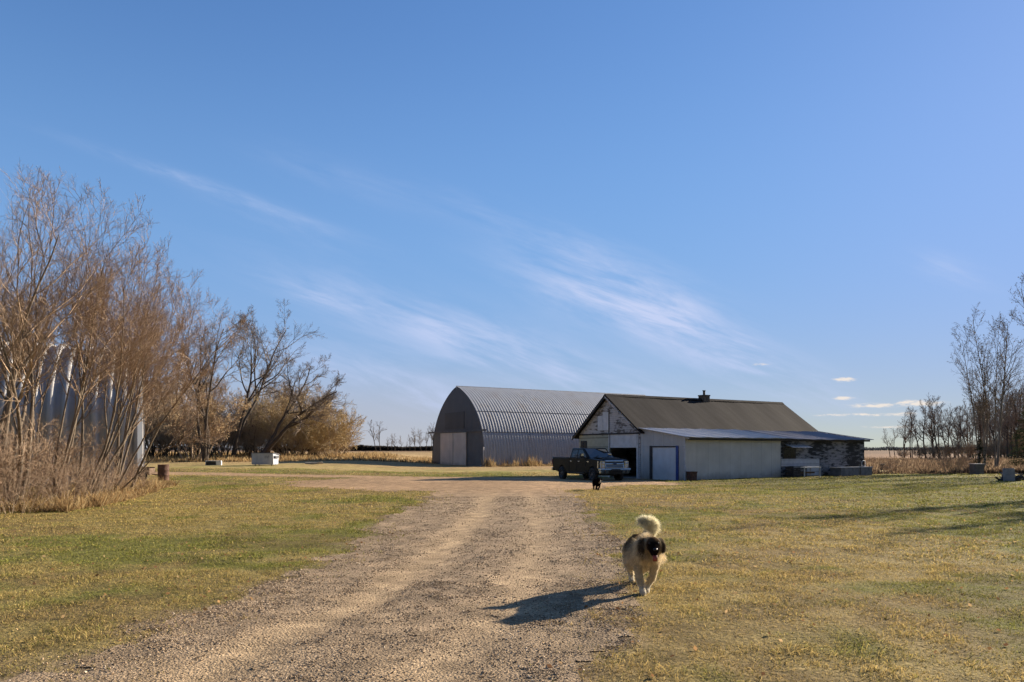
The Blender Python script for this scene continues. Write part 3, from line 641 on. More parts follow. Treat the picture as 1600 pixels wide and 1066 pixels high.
def spruce(seed, h, r, n):
    rnd = np.random.RandomState(seed); P, D, Ln, C = [], [], [], []
    tr = MB().tube((0, 0, -.1), (0, 0, h*.97), r*.05, .01, 8)
    for i in range(n):
        z = h*(.04+.96*rnd.rand()**1.35); rad = r*(1-z/h)**.85*(.75+.4*rnd.rand()); a = rnd.rand()*6.283
        k = int(10+rad*22)
        for j in range(k):
            f = (j+rnd.rand())/k; c = np.array([math.cos(a)*rad*f, math.sin(a)*rad*f, z-.28*rad*f+.1*rad*f*f])
            d = np.array([math.cos(a)+rnd.normal()*.7, math.sin(a)+rnd.normal()*.7, -.25+rnd.normal()*.45]); d /= np.linalg.norm(d)
            P.append(c); D.append(d); Ln.append(.10+.12*rnd.rand()); C.append(np.array([.028, .045, .02])*(.5+rnd.rand()))
    v, f, c = blades(np.array(P), np.array(D), np.array(Ln)*(.7+h*.06), np.full(len(P), .022*(.7+h*.08)), np.array(C), droop=.1)
    return tr, fast_mesh('spruce crown', v, f, M['blade'], col=c)
for (x, y, h, r, n, lab) in ((34.6, 54.5, 2.5, 1.15, 170, 'small ragged spruce at the foot of the tall poplar'), (42.2, 60, 7.0, 1.9, 420, 'dark dense spruce at the right edge of the photo')):
    e = empty('spruce_tree', (x, y, 0)); tr, cm = spruce(int(x), h, r, n); tr.build('trunk', M['dark_bark'], e); link('crown', cm, e); tag(e, lab, 'tree', 'spruces at the right')
tan_sh = tree_meshes('straw_shrub', 171, shrubP(2.0, 16, 36, .02), 'twig_tan', 'twig_tan')
for (x, y, s_, lab) in ((31.2, 52.0, .95, 'pale leafless shrub beside the grey box under the poplar'), (27.3, 53.5, .55, 'low straw-coloured shrub in the fallow grass left of the grey box'), (36.2, 57.5, .6, 'small pale shrub behind the poplar stems')):
    plant('straw_shrub', tan_sh, x, y, lab, 'shrub', 'pale shrubs at the edge of the fallow field', rz=x, sc=s_)
# far trees in the gap left of the barn
for i, (px, y, s_) in enumerate([(588, 330, 1.25), (596, 340, 1.15), (606, 420, .6), (618, 420, .8), (628, 430, .8), (640, 400, .75), (649, 400, .95), (658, 400, .95), (665, 390, 1.05), (672, 390, 1.1), (678, 380, 1.1), (684, 380, 1.1), (634, 430, .5), (612, 430, .5)]):
    x = (px-800)/1150*y
    plant('aspen_tree', rowm[i % 4], x, y, 'tiny bare tree on the horizon between the far grove and the arched barn', 'tree', 'tiny trees on the horizon left of the barn', rz=i*1.9, sc=s_)
def tree_line(name, x0, x1, y, h, n, cols):
    x = x0+RNG.rand(n)*(x1-x0); hh = h*(.35+.9*fbm(x, x*0, h*9, 120)**1.3*1.5); yy = y+RNG.rand(n)*h*3
    k = np.array(cols)[RNG.randint(0, len(cols), n)]*(.7+.6*RNG.rand(n))[:, None]
    P = np.stack([x, yy, hz(x, yy)+hh*RNG.rand(n)*.75], -1)
    v, f, c = blades(P, grass_dirs(n, 1.3), hh*.4, hh*.22, k, droop=.1)
    tag(link(name, fast_mesh(name, v, f, M['blade'], col=c)), kind='stuff')
tree_line('treeline', -150, -30, 460, 3.2, 14000, [(.05, .045, .04), (.07, .06, .05)])
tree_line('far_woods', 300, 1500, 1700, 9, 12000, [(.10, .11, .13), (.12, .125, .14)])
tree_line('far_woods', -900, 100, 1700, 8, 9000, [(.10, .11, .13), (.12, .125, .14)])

# ------------------------------------------------------------------ arched barn
def arch(hw, h, n=22):
    """gothic arch outline from base +hw to base -hw (y offset from the middle, z)"""
    z = np.linspace(0, 1, n)**.85; x = (1-z**2.6)**.8
    half = [(hw*a, h*b) for a, b in zip(x, z)]
    return half+[(-a, b) for a, b in half[-2::-1]]
def corrugated_arch(name, prof, ymid, x0, x1, pitch, amp, mat, parent, per=8, shape=None, lap_lines=()):
    P = np.array(prof); T = np.gradient(P, axis=0); N = np.stack([T[:, 1], -T[:, 0]], -1); N /= np.linalg.norm(N, axis=1, keepdims=True)
    if N[0, 0]*P[0, 0] < 0: N = -N
    nx = int((x1-x0)/pitch*per); xs = np.linspace(x0, x1, nx+1); ph = (xs-x0)/pitch*2*np.pi
    w = np.sin(ph) if shape is None else shape(np.sin(ph))
    d = amp*w[:, None]+np.array([.035*sum(math.exp(-((z-l)/.10)**2) for l in lap_lines) for z in P[:, 1]])[None]*0
    yy = ymid+P[None, :, 0]+N[None, :, 0]*d; zz = P[None, :, 1]+N[None, :, 1]*d
    V = np.stack([np.repeat(xs[:, None], len(P), 1), yy, zz], -1).reshape(-1, 3)
    I = np.arange((nx+1)*len(P)).reshape(nx+1, len(P)); q = np.stack([I[:-1, :-1], I[1:, :-1], I[1:, 1:], I[:-1, 1:]], -1).reshape(-1, 4)
    return link(name, fast_mesh(name, V, [q], mat, smooth=True), parent)
BW, BH, BL = 13.2, 8.66, 26.7
barn = empty('arched_barn', (BARN_O[0], BARN_O[1], 0), R(30))
tag(barn, 'big grey arch-roofed steel barn with pale sliding doors in its dark end wall', 'barn')
pr = arch(BW/2, BH, 44); base = [(pr[0][0], -.4)]+pr+[(pr[-1][0], -.4)]
corrugated_arch('roof', base, BW/2, 0, BL, .34, .011, M['barn_steel'], barn, 10, lambda s: np.sign(s)*np.abs(s)**.8)
for z in (3.55, 5.75):       # the lapped sheet joints running the length of the roof
    P = np.array(pr[:44]); i = np.interp(z, P[:, 1], np.arange(44)); y = np.interp(i, np.arange(44), P[:, 0]); tz = (np.interp(i+.5, np.arange(44), P[:, 1])-z, np.interp(i+.5, np.arange(44), P[:, 0])-y)
    y = BW/2-y; m = MB().box(.05, BL-.05, y-.036, y-.01, z-.02, z+.02)
    m.build('sheet_joint', M['dark_wood'], barn)
fw = lambda name, pts, x0, x1, mat, par=barn: MB().prism(pts, x0, x1, 'x').build(name, M[mat], par)
inner = [(BW/2+a*.995, b*.996-.02) for a, b in pr]
zd = 3.72
upper = [p for p in inner if p[1] >= zd]; yl = [np.interp(zd, [b for a, b in pr[:44]], [a for a, b in pr[:44]])]
upper = [(BW/2+yl[0]*.995, zd)]+upper+[(BW/2-yl[0]*.995, zd)]
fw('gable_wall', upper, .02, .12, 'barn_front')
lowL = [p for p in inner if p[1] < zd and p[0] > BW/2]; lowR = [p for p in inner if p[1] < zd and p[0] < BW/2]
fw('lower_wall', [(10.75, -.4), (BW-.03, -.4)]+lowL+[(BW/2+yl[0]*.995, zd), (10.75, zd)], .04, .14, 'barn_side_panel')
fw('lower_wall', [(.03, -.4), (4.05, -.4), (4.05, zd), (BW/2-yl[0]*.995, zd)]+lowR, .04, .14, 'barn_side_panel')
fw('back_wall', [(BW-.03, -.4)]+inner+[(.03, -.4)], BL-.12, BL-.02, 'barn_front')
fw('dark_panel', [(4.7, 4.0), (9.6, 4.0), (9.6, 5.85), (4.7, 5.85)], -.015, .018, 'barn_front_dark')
for (a, b, lab) in ((4.08, 7.36, None), (7.42, 10.72, None)):
    d = MB().box(-.06, .03, a, b, .02, zd-.12, bev=.012).build('sliding_door', M['barn_door'], barn)
    MB().box(-.085, -.06, a+.02, a+.14, .06, zd-.16).box(-.085, -.06, b-.14, b-.02, .06, zd-.16).box(-.083, -.06, a+.14, b-.14, 1.85, 1.97).build('door_brace', M['barn_door'], d)
MB().box(-.16, -.09, -.55, BW+.75, zd-.10, zd+.09).build('door_track', M['grey_paint'], barn)
MB().tube((-.10, .06, 0), (-.10, .02, 2.0), .055).tube((-.12, .06, .15), (-.5, .06, .02), .055).build('downpipe', M['white_trim'], barn)
MB().prism([(BW/2-.22, BH-.20), (BW/2+.22, BH-.20), (BW/2, BH+.09)], -.04, BL+.04, 'x').build('ridge_cap', M['barn_steel'], barn)
MB().prism([(-.25, -.4), (BW+.25, -.4), (BW+.2, .06), (-.2, .06)], .14, .5, 'x').build('footing', M['concrete'], barn)

# ------------------------------------------------------------------ quonset among the trees on the left
QW, QH, QL = 12.2, 7.3, 17.515
qz = z0(-18.4, 36.4)
quon = empty('quonset_hut', (-18.5, 36.4, qz), R(25)); tag(quon, 'deep-ribbed galvanised quonset hut hidden behind the left trees', 'quonset')
th = np.linspace(-.10*np.pi, 1.10*np.pi, 44); rq = QW/2
prq = [(rq*math.cos(t)/math.cos(.1*np.pi)*1.0, QH*(math.sin(t)+math.sin(.1*np.pi))/(1+math.sin(.1*np.pi))) for t in th]
prq = [(min(abs(a), rq*1.0)*(1 if a > 0 else -1), b) for a, b in prq]
prq = [(prq[0][0], -.6)]+prq+[(prq[-1][0], -.6)]
corrugated_arch('ribbed_shell', prq, QW/2, -QL, 0, .62, .145, M['quonset_steel'], quon, 12, lambda s: np.tanh(s*2.4)/np.tanh(2.4))
MB().prism([(QW/2+a*.985, b*.985) for a, b in prq], -.22, -.12, 'x').build('end_wall', M['barn_front'], quon)
MB().prism([(QW/2+a*.985, b*.985) for a, b in prq], -QL+.12, -QL+.22, 'x').build('end_wall', M['barn_front'], quon)

# ------------------------------------------------------------------ old workshop with the lean-to
shop = empty('farm_workshop', (HOUSE_O[0], HOUSE_O[1], 0), R(30))
tag(shop, 'weathered white-gabled workshop with mossy dark roof and pale metal-roofed lean-to garage', 'building')
HL = 16.5; T0, T1, TR, ZR, ZE = 3.92, 10.53, 7.2, 5.30, 2.86
def wallx(name, pts, x0, x1, mat): return MB().prism(pts, x0, x1, 'x').build(name, M[mat], shop)
bo = (4.28, 7.10, 2.66)                                      # the open garage bay
zr = lambda t: ZR-.06-abs(t-TR)*(ZR-ZE)/(T1-TR)
wallx('gable_wall', [(T0+.05, 2.75), (T1, 2.75), (TR, zr(TR)), (T0+.05, zr(T0+.05))], 0, .14, 'old_siding')
wallx('front_wall', [(bo[1], -.4), (T1, -.4), (T1, 2.747), (bo[1], 2.747)], .004, .14, 'yellowed_panel')
wallx('front_wall', [(T0+.05, -.4), (bo[0], -.4), (bo[0], 2.747), (T0+.05, 2.747)], .004, .14, 'old_siding')
MB().box(-.03, .003, T0+.1, T1-.03, 2.70, 2.80).build('trim_board', M['dark_wood'], shop)
dm = MB().box(.03, .09, bo[0]+.06, bo[1]-.04, 1.84, 2.70)
for z in (2.12, 2.40): dm.box(.022, .03, bo[0]+.08, bo[1]-.06, z-.008, z+.008)
dm.build('overhead_door', M['white_door'], shop)
MB().box(-.025, .02, bo[0]-.16, bo[0]+.03, -.35, 2.69).box(-.025, .02, bo[1]-.02, bo[1]+.07, -.35, 2.69).build('door_frame', M['white_trim'], shop)
w = MB().box(-.03, .003, 9.62, 10.34, 1.62, 2.32).build('window', M['dark_wood'], shop)
MB().box(-.036, -.031, 9.70, 9.95, 1.70, 2.24).box(-.036, -.031, 10.0, 10.26, 1.70, 2.24).build('pane', M['black_glass'], w)
hm = MB()
hm.box(-.025, -.002, 7.17, 7.78, 3.0, 4.20).box(-.025, -.002, 7.80, 8.36, 3.0, 3.98); hm.build('loft_hatch', M['white_door'], shop)
MB().box(-.035, -.003, 7.09, 7.165, 2.82, 4.4).build('trim_board', M['dark_wood'], shop)
# long walls, back gable
MB().box(.14, HL-.14, T1-.14, T1, -.4, ZE-.02).build('side_wall', M['old_siding'], shop)
wallx('back_wall', [(T0, -.4), (T1, -.4), (T1, zr(T1)), (TR, zr(TR)), (T0, zr(T0))], HL-.14, HL, 'old_siding')
MB().box(.15, HL-.15, T0+.02, T0+.12, -.4, 2.6).build('inner_wall', M['dark_wood'], shop)
MB().box(.15, HL-.15, T0+.2, T1-.2, -.12, -.06).build('garage_floor', M['concrete'], shop)
# roof: sagging sheets
def slope_sheet(name, ta, za, tb, zb, x0, x1, thick, mat, sag=.05, nx=34, nt=12, corr=0, pitch=.08):
    n = nx if not corr else int((x1-x0)/pitch*6); xs = np.linspace(x0, x1, n+1); ts = np.linspace(0, 1, nt+1)
    Xg, Tg = np.meshgrid(xs, ts, indexing='ij'); u = (Xg-x0)/(x1-x0)
    t = ta+(tb-ta)*Tg; z = za+(zb-za)*Tg-sag*np.sin(np.pi*u)*(1-.5*Tg)-sag*.5*np.sin(np.pi*Tg)*(.6+.4*np.sin(u*9)) + .012*np.sin(u*37+Tg*3)
    if corr: z = z+corr*np.sin(2*np.pi*Xg/pitch)
    top = np.stack([Xg, t, z], -1).reshape(-1, 3); bot = top-np.array([0, 0, thick]); N = len(top)
    I = np.arange(N).reshape(n+1, nt+1); q = np.stack([I[:-1, :-1], I[1:, :-1], I[1:, 1:], I[:-1, 1:]], -1).reshape(-1, 4)
    def rim(a): return np.stack([a[:-1], a[1:], a[1:]+N, a[:-1]+N], -1)
    F = [q, q[:, ::-1]+N, rim(I[:, 0]), rim(I[:, -1]), rim(I[0, :]), rim(I[-1, :])]
    return fast_mesh(name, np.concatenate([top, bot]), [np.concatenate(F)], M[mat])
roof = link('roof', slope_sheet('roof', TR-.02, ZR+.06, 3.55, 2.78+.02, -.30, HL+.35, .10, 'shingle'), shop)
link('roof', slope_sheet('roof', TR+.02, ZR+.06, 10.98, 2.60, -.30, HL+.35, .11, 'shingle'), shop)
sl = (ZR+.06-2.60)/(10.98-TR)
for sgn, te, ze in ((-1, 3.95, 3.02), (1, 10.98, 2.56)):
    MB().prism([(TR, ZR-.06), (te, ze-.10), (te, ze-.20), (TR, ZR-.18)], -.335, -.295, 'x').build('bargeboard', M['dark_wood' if sgn > 0 else 'old_siding'], shop)
MB().prism([(TR-.2, ZR-.06), (TR+.2, ZR-.06), (TR, ZR+.10)], -.31, HL+.36, 'x').build('ridge_cap', M['shingle'], shop)
ch = MB().box(8.30, 8.86, TR-.30, TR+.26, 4.8, 5.62).box(8.27, 8.89, TR-.33, TR+.29, 5.56, 5.64).build('chimney', M['brick_dark'], shop)
MB().tube((8.58, TR-.02, 5.6), (8.58, TR-.02, 5.96), .085, n=14).tube((8.58, TR-.02, 5.93), (8.58, TR-.02, 5.98), .12, n=14).build('flue_pipe', M['dark_wood'], ch)
# lean-to
LT = 3.90; zl = lambda t: 2.47+t*(3.06-2.47)/LT
go = (.60, 2.90, 1.90)
wallx('lean_to_front', [(.02, go[2]), (LT, go[2]), (LT, zl(LT)), (.02, zl(0))], -.02, .08, 'vinyl_front')
wallx('lean_to_front', [(.02, -.4), (go[0], -.4), (go[0], go[2]-.003), (.02, go[2]-.003)], -.02, .08, 'vinyl_front')
wallx('lean_to_front', [(go[1], -.4), (LT, -.4), (LT, go[2]-.003), (go[1], go[2]-.003)], -.02, .08, 'vinyl_front')
gd = MB().box(.0, .05, go[0]+.05, go[1]-.05, -.3, go[2]-.04)
for z in (.32, .80, 1.28): gd.box(-.006, .0, go[0]+.07, go[1]-.07, z-.012, z+.012)
gd = gd.build('garage_door', M['blue_white_door'], shop)
MB().box(-.07, .02, go[0]-.10, go[0]+.10, -.3, go[2]+.05).build('door_frame', M['blue_trim'], gd)
MB().box(-.05, .02, go[1]-.08, go[1]+.14, -.3, go[2]+.05).box(-.04, .02, go[0]+.10, go[1]-.08, go[2]-.05, go[2]+.03).build('door_frame', M['dark_wood'], gd)
MB().box(.0, 8.05, -.02, .06, -.4, 2.42).build('lean_to_wall', M['vinyl_side'], shop)
MB().box(-.035, .06, -.045, .05, -.38, 2.45).build('corner_trim', M['white_trim'], shop)
MB().box(8.05, HL, .0, .10, -.4, 2.42).build('shabby_wall', M['tar_siding'], shop)
MB().box(8.10, 11.75, -.035, -.002, .66, 1.12).box(10.55, 11.75, -.033, -.002, .02, .66).build('block_panel', M['block_siding'], shop)
wallx('end_wall', [(0, -.4), (LT, -.4), (LT, zl(LT)), (0, zl(0))], HL-.1, HL, 'tar_siding')
w = MB().box(8.25, 9.45, -.05, -.003, 1.14, 1.90).build('window', M['dark_wood'], shop)
MB().box(8.33, 8.84, -.058, -.051, 1.2, 1.84).box(8.90, 9.37, -.058, -.051, 1.2, 1.84).build('pane', M['black_glass'], w)
aw = link('awning', slope_sheet('awning', -.62, 1.86, -.03, 2.04, 8.45, 10.35, .012, 'white_trim', 0.01, corr=.012, pitch=.09), shop)
MB().tube((8.6, -.02, 1.72), (8.6, -.6, 1.85), .015, n=6).tube((10.2, -.02, 1.72), (10.2, -.6, 1.85), .015, n=6).build('bracket', M['grey_paint'], aw)
link('lean_to_roof', slope_sheet('lean_to_roof', -.38, 2.44, LT-.02, 3.07, -.28, 8.2, .012, 'lean_roof', .015, corr=.017, pitch=.11, nt=6), shop)
link('lean_to_roof', slope_sheet('lean_to_roof', -.42, 2.42, LT-.02, 3.05, 8.15, 16.95, .012, 'old_roof', .05, corr=.014, pitch=.11, nt=6), shop)
MB().prism([(.06, zl(0)-.09), (LT, zl(LT)-.09), (LT, zl(LT)-.01), (-.36, 2.40), (-.36, 2.32)], -.06, -.02, 'x').build('rake_trim', M['white_trim'], shop)
MB().box(-.02, 16.7, -.30, -.26, 2.26, 2.38).build('fascia', M['dark_wood'], shop)

# ------------------------------------------------------------------ props beside the workshop (workshop frame)
def at30(s, t, o=HOUSE_O): return (o[0]+s*.866-t*.5, o[1]+s*.5+t*.866)
def prop(name, s, t, lab, cat, group=None, rz=R(30)):
    x, y = at30(s, t); return tag(empty(name, (x, y, z0(x, y)), rz), lab, cat, group)
e = prop('rusty_bin', .22, -.32, 'small rust-brown box standing by the corner of the lean-to garage', 'bin')
MB().prism([(-.20, 0), (.20, 0), (.23, .50), (-.23, .50)], -.2, .2, 'y', bev=.015).build('body', M['rust'], e)
MB().box(-.25, .25, -.22, .22, .48, .53, bev=.01).build('rim', M['rust'], e)
e = prop('work_table', 9.6, -.75, 'low bench with a white top edge below the dark window of the shabby wall', 'table')
MB().box(-.75, .85, -.42, .40, .56, .62, bev=.008).build('table_top', M['white_paint'], e)
for a in (-.68, .78):
    for b in (-.36, .34): MB().box(a-.03, a+.03, b-.03, b+.03, -.08, .56).build('leg', M['white_trim'], e)
MB().box(-.64, .74, -.02, .02, .2, .3).build('stretcher', M['old_wood'], e)
e = prop('dark_crate', 8.55, -.55, 'dark slatted crate pushed against the lean-to beside the low white bench', 'crate')
m = MB()
for k in range(4): m.box(-.34, .34, -.30, -.27, .04+k*.15, .16+k*.15).box(-.34, .34, .27, .30, .04+k*.15, .16+k*.15).box(-.34, -.31, -.27, .27, .04+k*.15, .16+k*.15).box(.31, .34, -.27, .27, .04+k*.15, .16+k*.15)
m.build('slatted_side', M['dark_wood'], e); MB().box(-.3, .3, -.26, .26, .0, .03).build('base', M['dark_wood'], e)
for (s, t, wl, lab) in ((13.35, -.75, .95, 'left grey trough with pale rim standing by the shabby wall'), (15.02, -.75, .62, 'right grey trough with pale rim at the far end of the shabby wall')):
    e = prop('feed_trough', s, t, lab, 'trough', 'grey troughs along the shabby wall')
    m = MB()
    m.box(-wl, wl, -.42, -.38, 0, .52).box(-wl, wl, .38, .42, 0, .52).box(-wl, -wl+.04, -.38, .38, 0, .52).box(wl-.04, wl, -.38, .38, 0, .52).box(-wl+.04, wl-.04, -.38, .38, .03, .07)
    m.build('tub', M['trough_grey'], e)
    MB().box(-wl-.03, wl+.03, -.45, -.37, .52, .56).box(-wl-.03, wl+.03, .37, .45, .52, .56).box(-wl-.03, -wl+.05, -.37, .37, .52, .56).box(wl-.05, wl+.03, -.37, .37, .52, .56).build('rim', M['white_trim'], e)
x, y = at30(14.8, -.75); e = tag(empty('hose_coil', (x, y, z0(x, y)+.78), R(30)), 'pale ring-shaped hose coil standing up on the right grey trough', 'hose')
m = MB()
for k in range(20):
    a, b = 2*math.pi*k/20, 2*math.pi*(k+1)/20; m.tube((.2*math.cos(a), -.36, .2*math.sin(a)), (.2*math.cos(b), -.36, .2*math.sin(b)), .03, n=8)
m.build('coil', M['white_trim'], e, smooth=True); MB().tube((0.02, -.36, -.22), (.25, -.38, -.20), .02, n=8).build('hose_end', M['white_trim'], e)

# ------------------------------------------------------------------ props on the right lawn
e = tag(empty('grey_box', (32.3, 51.2, z0(32.3, 51.2)), R(8)), 'grey wooden box with a flat lid standing at the lawn edge under the poplar', 'box')
MB().box(-.33, .33, -.28, .28, 0, .66, bev=.01).build('body', M['grey_paint'], e); MB().box(-.37, .37, -.33, .32, .66, .73, bev=.008).build('lid', M['slab_grey'], e)
m = MB()
for z in (.2, .42): m.box(-.335, .335, -.286, -.281, z-.006, z+.006)
m.build('seam', M['dark_wood'], e)
e = tag(empty('stone_slab', (27.0, 40.0, z0(27, 40)), R(-6)), 'upright pale grey slab leaning on a dark heap at the right lawn edge', 'slab')
Ms = Matrix.Rotation(R(-7), 4, 'X')
MB().box(-.29, .29, -.04, .04, -.05, .70, M=Ms, bev=.012).build('slab_face', M['slab_grey'], e); MB().box(-.24, .24, .045, .08, .1, .55, M=Ms).build('back_rib', M['slab_grey'], e)
rr = random.Random(12)
e = tag(empty('debris_heap', (27.6, 40.7, z0(27.6, 40.7)), .2), 'low dark heap of broken boards behind the upright grey slab', 'heap')
m = MB()
for k in range(34):
    a = rr.uniform(0, 6.28); r_ = rr.uniform(0, .8); h_ = .5*(1-r_/.95)*rr.random()
    Mx = Matrix.Translation((math.cos(a)*r_, math.sin(a)*r_*.7, h_+.05)) @ Matrix.Rotation(rr.uniform(0, 3.1), 4, 'Z') @ Matrix.Rotation(rr.uniform(-.6, .6), 4, 'Y')
    m.box(-rr.uniform(.15, .5), rr.uniform(.15, .5), -.06, .06, -.02, .02, M=Mx)
m.build('boards', M['dark_wood'], e)
m = MB()
for k in range(12): m.ball((rr.uniform(-.8, .7), rr.uniform(-.4, .4), .06), (rr.uniform(.12, .25), rr.uniform(.12, .2), rr.uniform(.12, .30)), sub=1)
m.build('earth_lumps', M['brick_dark'], e)
e = tag(empty('tree_stump', (32.2, 64, z0(32.2, 64)), 0), 'small dark tree stump in the fallow field right of the workshop', 'stump')
MB().lathe([(0, .52), (.15, .50), (.17, .46), (.16, .25), (.19, .1), (.28, 0), (.30, -.1)], 12).build('stump', M['dark_bark'], e)
MB().tube((-.1, -.1, .05), (-.9, -.2, .06), .09, .04, 8).build('fallen_branch', M['dark_bark'], e)

# ------------------------------------------------------------------ props on the left
dxp, dyp = -20.75, 62.0
e = tag(empty('dumpster', (dxp, dyp, z0(dxp, dyp)), R(-4)), 'pale blue-grey steel dumpster with a dark lid on the far yard edge', 'dumpster')
MB().prism([(-.62, .08), (.50, .08), (.62, .86), (-.62, 1.02)], -.92, .92, 'x', bev=.015).build('bin', M['bin_steel'], e)
MB().prism([(-.68, 1.025), (-.68, 1.09), (.70, .93), (.70, .865)], -.98, .98, 'x').build('lid', M['bin_lid'], e)
for sx in (-1, 1):
    MB().box(sx*.925, sx*1.05, -.45, .35, .62, .80).build('lift_pocket', M['bin_lid'], e)
m = MB()
for x in (-.46, .02, .46): m.box(x-.025, x+.025, -.66, -.62, .1, .96)
m.box(-.92, .92, -.67, -.62, .93, 1.0).build('rib', M['bin_steel'], e)
def seven_seg_two(m, x, z, s):
    for (a, b, c, d) in ((0, .9, 1, 1.0), (.85, 1, .5, 1.0), (0, 1, .45, .55), (0, .15, 0, .5), (0, 1, 0, .1)):
        x0, x1 = (a, b) if d-c > .2 or c >= .45 and d <= .55 or d <= .1 else (a, 1)
        m.box(x+x0*s*.6, x+x1*s*.6, -.672, -.668, z+c*s, z+d*s)
m = MB(); seven_seg_two(m, .22, .62, .22); seven_seg_two(m, .42, .62, .22); m.build('number', M['bin_lid'], e)
for sx in (-.7, .7):
    for sy_ in (-.4, .4): MB().tube((sx-.03, sy_, .04), (sx+.03, sy_, .04), .06, n=12).build('caster', M['rubber'], e)
x, y = -25.3, 62.5
e = tag(empty('white_cabinet', (x, y, z0(x, y)), R(14)), 'low white cabinet with black front lying left of the dumpster', 'cabinet')
MB().box(-.62, .62, .26, .30, .02, .36).box(-.62, .62, -.3, .26, .36, .40).box(-.62, .62, -.3, .26, -.02, .02).box(.58, .62, -.3, .26, .02, .36).box(-.62, -.58, -.3, .26, .02, .36).build('case', M['white_paint'], e)
MB().box(-.56, .22, -.31, -.28, .03, .34).build('door', M['black_plastic'], e)
MB().box(.22, .57, -.30, -.27, .03, .35).build('side_panel', M['white_paint'], e)
x, y = -17.3, 64.5
e = tag(empty('log', (x, y, z0(x, y)+.08), R(12)), 'pale bleached log lying in dry grass right of the dumpster', 'log')
MB().tube((-.8, 0, .02), (.75, .05, .04), .10, .07, 9).build('trunk', M['pale_wood'], e); MB().tube((.2, 0, .05), (.65, -.3, .16), .05, .03, 7).build('branch', M['pale_wood'], e)
x, y = -18.55, 39.2
e = tag(empty('rusty_barrel', (x, y, z0(x, y)), 0), 'rusty steel barrel standing at the right end of the quonset', 'barrel')
prof = [(0, .01), (.27, .01), (.285, .03), (.28, .05), (.28, .28), (.292, .30), (.28, .32), (.28, .56), (.292, .58), (.28, .60), (.28, .82), (.29, .85), (.27, .86), (.26, .80), (0, .80)]
MB().lathe(prof, 28).build('drum', M['rust'], e, smooth=True)
MB().tube((.1, .1, .795), (.1, .1, .83), .035, n=10).build('bung', M['dark_wood'], e)
x, y = -20.1, 39.4
e = tag(empty('wooden_cart', (x, y, z0(x, y)), R(10)), 'dark low wooden cart between the quonset corner and the rusty barrel', 'cart')
MB().box(-.95, .8, -.5, .5, .30, .38).box(-.95, .8, -.5, -.46, .38, .72).box(-.95, .8, .46, .5, .38, .72).box(.76, .8, -.46, .46, .38, .66).build('box', M['old_wood'], e)
for sx in (-.55, .45): 
    MB().tube((sx, -.56, .25), (sx, -.48, .25), .26, n=20).build('wheel', M['rubber'], e)
MB().tube((.8, 0, .33), (1.5, 0, .25), .03).build('drawbar', M['rust'], e)
e = tag(empty('white_bucket', (x+.35, y, z0(x, y)+.38), 0), 'small white bucket standing in the dark wooden cart', 'bucket')
MB().lathe([(0, .01), (.13, .01), (.16, .38), (.17, .38), (.17, .40), (.145, .40), (.12, .03)], 20).build('pail', M['white_paint'], e, smooth=True)
MB().tube((-.16, 0, .34), (0, -.12, .22), .008, n=6).tube((0, -.12, .22), (.16, 0, .34), .008, n=6).build('handle', M['grey_paint'], e)

# ------------------------------------------------------------------ pickup truck
ta = R(24.7); F1 = (4.96, 41.0); LT_, TW = 5.9, 1.95
hd = (math.sin(ta), -math.cos(ta))
# local frame: +x forward, +y to the driver's side; origin under the middle of the tail
ox = F1[0]-LT_*hd[0]+TW/2*math.cos(ta); oy = F1[1]-LT_*hd[1]+TW/2*math.sin(ta)
truck = empty('pickup_truck', (ox, oy, .0), math.atan2(hd[1], hd[0])); truck.scale = (1, 1, 1.06); truck.location.z = z0(ox+2.9*hd[0], oy+2.9*hd[1])-.02
tag(truck, 'black crew-cab pickup truck with chrome grille parked before the open workshop bay', 'truck')
hw = TW/2; WX = (1.22, 4.86); WR = .385
def arch_pts(cx, r, z_): return [(cx+r*math.cos(a), z_+r*math.sin(a)) for a in np.linspace(0, math.pi, 11)]
zb = .50
low = [(.12, zb+.12), (.05, .72), (.03, 1.26), (2.10, 1.27), (2.12, 1.22), (4.22, 1.22), (4.45, 1.26), (5.55, 1.20), (5.72, 1.12), (5.74, .62), (5.60, zb)]
low += [(5.40, zb)]+arch_pts(WX[1], .47, .42)+[(4.32, zb), (1.76, zb)]+arch_pts(WX[0], .47, .42)+[(.66, zb)]
body = MB().prism(low, -hw+.04, hw-.04, 'y', bev=.05).build('body', M['truck_paint'], truck, smooth=False)
MB().box(.12, 2.02, -hw+.14, hw-.14, 1.262, 1.276).build('bed_cover', M['black_plastic'], truck)
for s_ in (-1, 1): MB().box(.06, 2.08, s_*(hw-.07)-.045, s_*(hw-.07)+.045, 1.262, 1.30, bev=.01).build('bed_rail', M['grey_paint'], truck)
def loft(b0, b1, z0_, z1_, mat, name, par):
    (xa, xb, ya), (xc, xd, yc) = b0, b1; bm = MB()
    lo = [(xa, -ya, z0_), (xb, -ya, z0_), (xb, ya, z0_), (xa, ya, z0_)]; hi = [(xc, -yc, z1_), (xd, -yc, z1_), (xd, yc, z1_), (xc, yc, z1_)]
    vs = [bm.bm.verts.new(p) for p in lo+hi]
    for f in ((0, 3, 2, 1), (4, 5, 6, 7), (0, 1, 5, 4), (1, 2, 6, 5), (2, 3, 7, 6), (3, 0, 4, 7)): bm.bm.faces.new([vs[i] for i in f])
    bmesh.ops.bevel(bm.bm, geom=list(bm.bm.edges), offset=.045, segments=3, affect='EDGES', profile=.6)
    return bm.build(name, mat, par, smooth=True)
cab = loft((2.12, 4.58, .90), (2.26, 3.52, .74), 1.20, 1.815, M['truck_paint'], 'cab', truck)
def side_pt(x, z, s_, out=.006):
    f = (z-1.20)/(1.815-1.20); return (x, s_*(.90+(.74-.90)*f+out), z)
